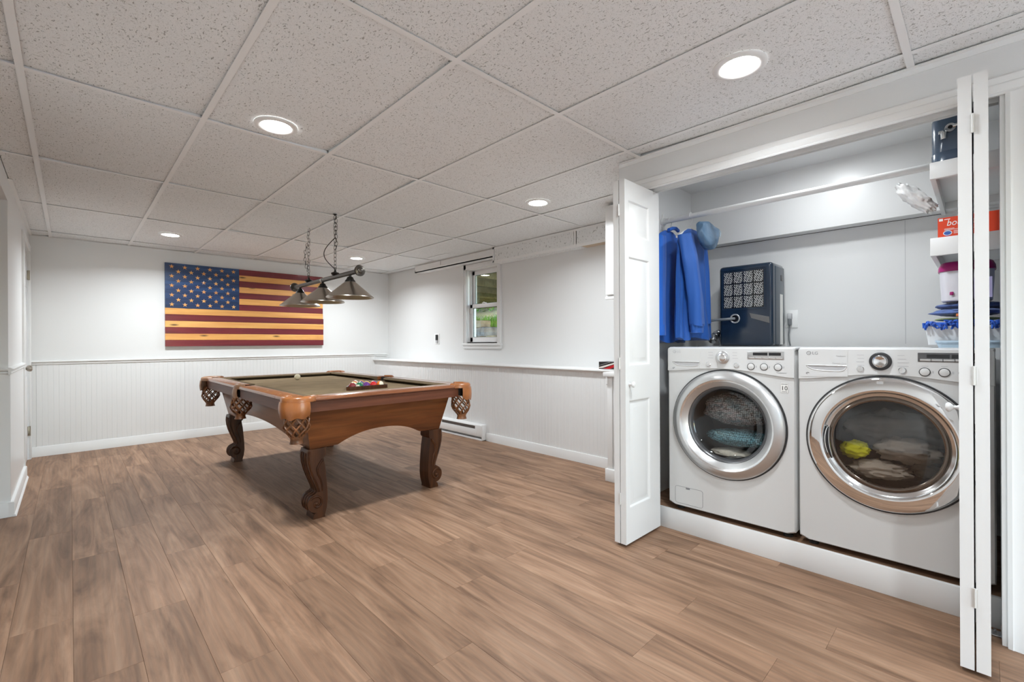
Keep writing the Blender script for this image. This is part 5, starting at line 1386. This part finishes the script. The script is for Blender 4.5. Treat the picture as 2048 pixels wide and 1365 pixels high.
obj('pad', MB().rbox(2.650, 2.89, -.095, .172, zt + .0930, zt + .108, .006, 3), 'mop_blue', mpo); o = obj('chenille', mp, 'mop_blue', mpo, ang=80); o['kind'] = 'stuff'
tag(obj('lime_cloth', crumple((2.77, .045, zt + .1215), (.110, .100, .008), 31, .12, 2.0), 'lime', ang=80), 'pale lime cloth between the mop pad and the folded denim', 'cloth')
dn = thing('folded_denim', 'folded blue denim towels under the detergent tub', 'towel', (2.77, .04, zt + .13))
obj('fold', crumple((2.775, .045, zt + .152), (.120, .112, .019), 33, .16, 2.2), 'denim', dn, ang=80); obj('fold', crumple((2.785, .035, zt + .178), (.110, .105, .018), 35, .16, 2.2), 'denim', dn, ang=80)
obj('orange_tag', MB().rbox(2.648, 2.656, .050, .075, zt + .130, zt + .142, .002), 'orange', dn)
tb = thing('detergent_tub', 'white plastic tub with a magenta lid on the folded denim', 'tub', (2.74, .045, 1.285))
sq = lambda z, s_: [(2.745 + s_ * abs(cos(a)) ** .55 * (1 if cos(a) >= 0 else -1), .045 + s_ * abs(sin(a)) ** .55 * (1 if sin(a) >= 0 else -1), z) for a in [2 * pi * i / 40 for i in range(40)]]
obj('tub', MB().loft([sq(1.283, .074), sq(1.287, .078), sq(1.38, .083), sq(1.412, .083), sq(1.416, .079)]), 'tub_white', tb, ang=40)
obj('lid', MB().loft([sq(1.410, .086), sq(1.412, .088), sq(1.428, .087), sq(1.445, .080), sq(1.450, .072)]), 'magenta', tb, ang=40)
obj('label_panel', MB().box(2.6615, 2.664, -.030, .028, 1.292, 1.375).box(2.6610, 2.664, .018, .022, 1.296, 1.372), 'lilac', tb)
obj('label_mark', MB().rbox(2.6600, 2.664, .082, .094, 1.308, 1.322, .002), 'magenta', tb)

# ------------------------------------------------------------------ outside the window
out = struct('ground_outside', MB().add([(3.80, 1, .55), (3.80, 14, .55), (7.0, 1, .95), (7.0, 14, .95), (9.5, 1, 1.9), (9.5, 16, 1.9), (16, 1, 4.6), (16, 22, 4.6)], [(0, 2, 3, 1), (2, 4, 5, 3), (4, 6, 7, 5)]), 'earth', 'grassy bank outside the window')
def gz(x): return .55 + (x - 3.8) * .125 if x < 7 else (.95 + (x - 7) * .38 if x < 9.5 else 1.9 + (x - 9.5) * .415)
random.seed(17); gb = MB()
for k in range(5200):
    x = random.uniform(6.65, 9.0); y = x * random.uniform(.95, 1.45); z = gz(x); h = random.uniform(.12, .38); a = random.uniform(0, 6.28); w = .012
    l_ = Vector((random.uniform(-.12, .12), random.uniform(-.12, .12), h)); p = Vector((x, y, z)); s_ = Vector((cos(a), sin(a), 0)) * w
    gb.add([p - s_, p + s_, p + l_ * .55 + s_ * .7, p + l_ * .55 - s_ * .7, p + l_ + Vector((l_.x * .8, l_.y * .8, -.03))], [(0, 1, 2, 3), (3, 2, 4)])
o = obj('grass', gb, 'grass'); o['kind'] = 'stuff'; tag(o, 'tall green grass on the bank outside the window', 'grass')
def shrub(name, c, r, n, m, label):
    b = MB(); random.seed(int(c[0] * 10))
    for k in range(n):
        d = Vector((random.gauss(0, 1), random.gauss(0, 1), random.gauss(0, 1))).normalized() * random.uniform(.5, 1); p = Vector(c) + Vector((d.x * r[0], d.y * r[1], d.z * r[2]))
        u = Vector((random.gauss(0, 1), random.gauss(0, 1), random.gauss(0, 1))).normalized() * .09; v = u.cross(d).normalized() * .035
        b.add([p - u, p + v, p + u, p - v], [(0, 1, 2, 3)])
    t = thing(name, label, 'shrub', (c[0], c[1], gz(c[0]))); o = obj('leaves', b, m, t); o['kind'] = 'stuff'
    obj('stem', MB().tube([(c[0], c[1], gz(c[0])), (c[0], c[1], c[2])], .03, 6), 'earth', t)
shrub('leafy_shrub', (10.5, 12.0, 3.1), (1.4, 1.6, 1.0), 2600, 'leaf', 'leafy green shrub on the bank outside the window')
shrub('dark_shrub', (12.5, 15.2, 4.4), (1.6, 2.0, 1.3), 2000, 'leaf_dark', 'dark green shrub beyond the bank outside the window')
random.seed(6)
for k in range(16):
    x = 6.1 + random.uniform(-.1, .15); y = 6.9 + .30 * (k % 5) + .1 * (k // 5); z = 1.02 + .16 * (k // 5)
    b = MB().rbox(-.16, .16, -.17, .17, -.085, .085, .03, 2)
    for i, v in enumerate(b.v): b.v[i] = v * (1 + .15 * noise.noise(v * 9 + Vector((k, 0, 0))))
    b.xf(Matrix.Translation((x, y, z)) @ Matrix.Rotation(random.uniform(-.3, .3), 4, 'Z') @ Matrix.Scale(random.uniform(.85, 1.15), 4))
    tag(obj('wall_stone', b, ('stone_grey', 'stone_tan')[k % 2]), ('grey', 'tan')[k % 2] + ' rough stone in the ' + ('lowest', 'second', 'third', 'top')[k // 5] + ' course of the garden wall outside the window', 'stone', 'stones of the garden wall')
dk = struct('deck_outside', None, None, 'underside of a wooden deck outside the window', (6, 7, 2.3))
for k in range(26):
    x = 3.95 + .20 * k; obj('deck_board', MB().box(x, x + .188, 2.5, 12.5, 2.40, 2.43), 'outdoor_wood', dk)
for k in range(9):
    y = 4.2 + .9 * k; obj('deck_joist', MB().box(3.9, 9.1, y, y + .04, 2.24, 2.40), 'outdoor_wood', dk)
obj('deck_beam', MB().box(8.85, 9.0, 2.5, 12.5, 2.16, 2.40), 'outdoor_wood', dk)
obj('deck_lamp', MB().sphere((6.9, 7.15, 2.34), .07, 14, 8, (1, 1, .6)), 'yellow_bulb', dk)
obj('deck_post', MB().box(5.9, 6.0, 7.55, 7.65, .5, 2.40), 'siding_pale', dk)
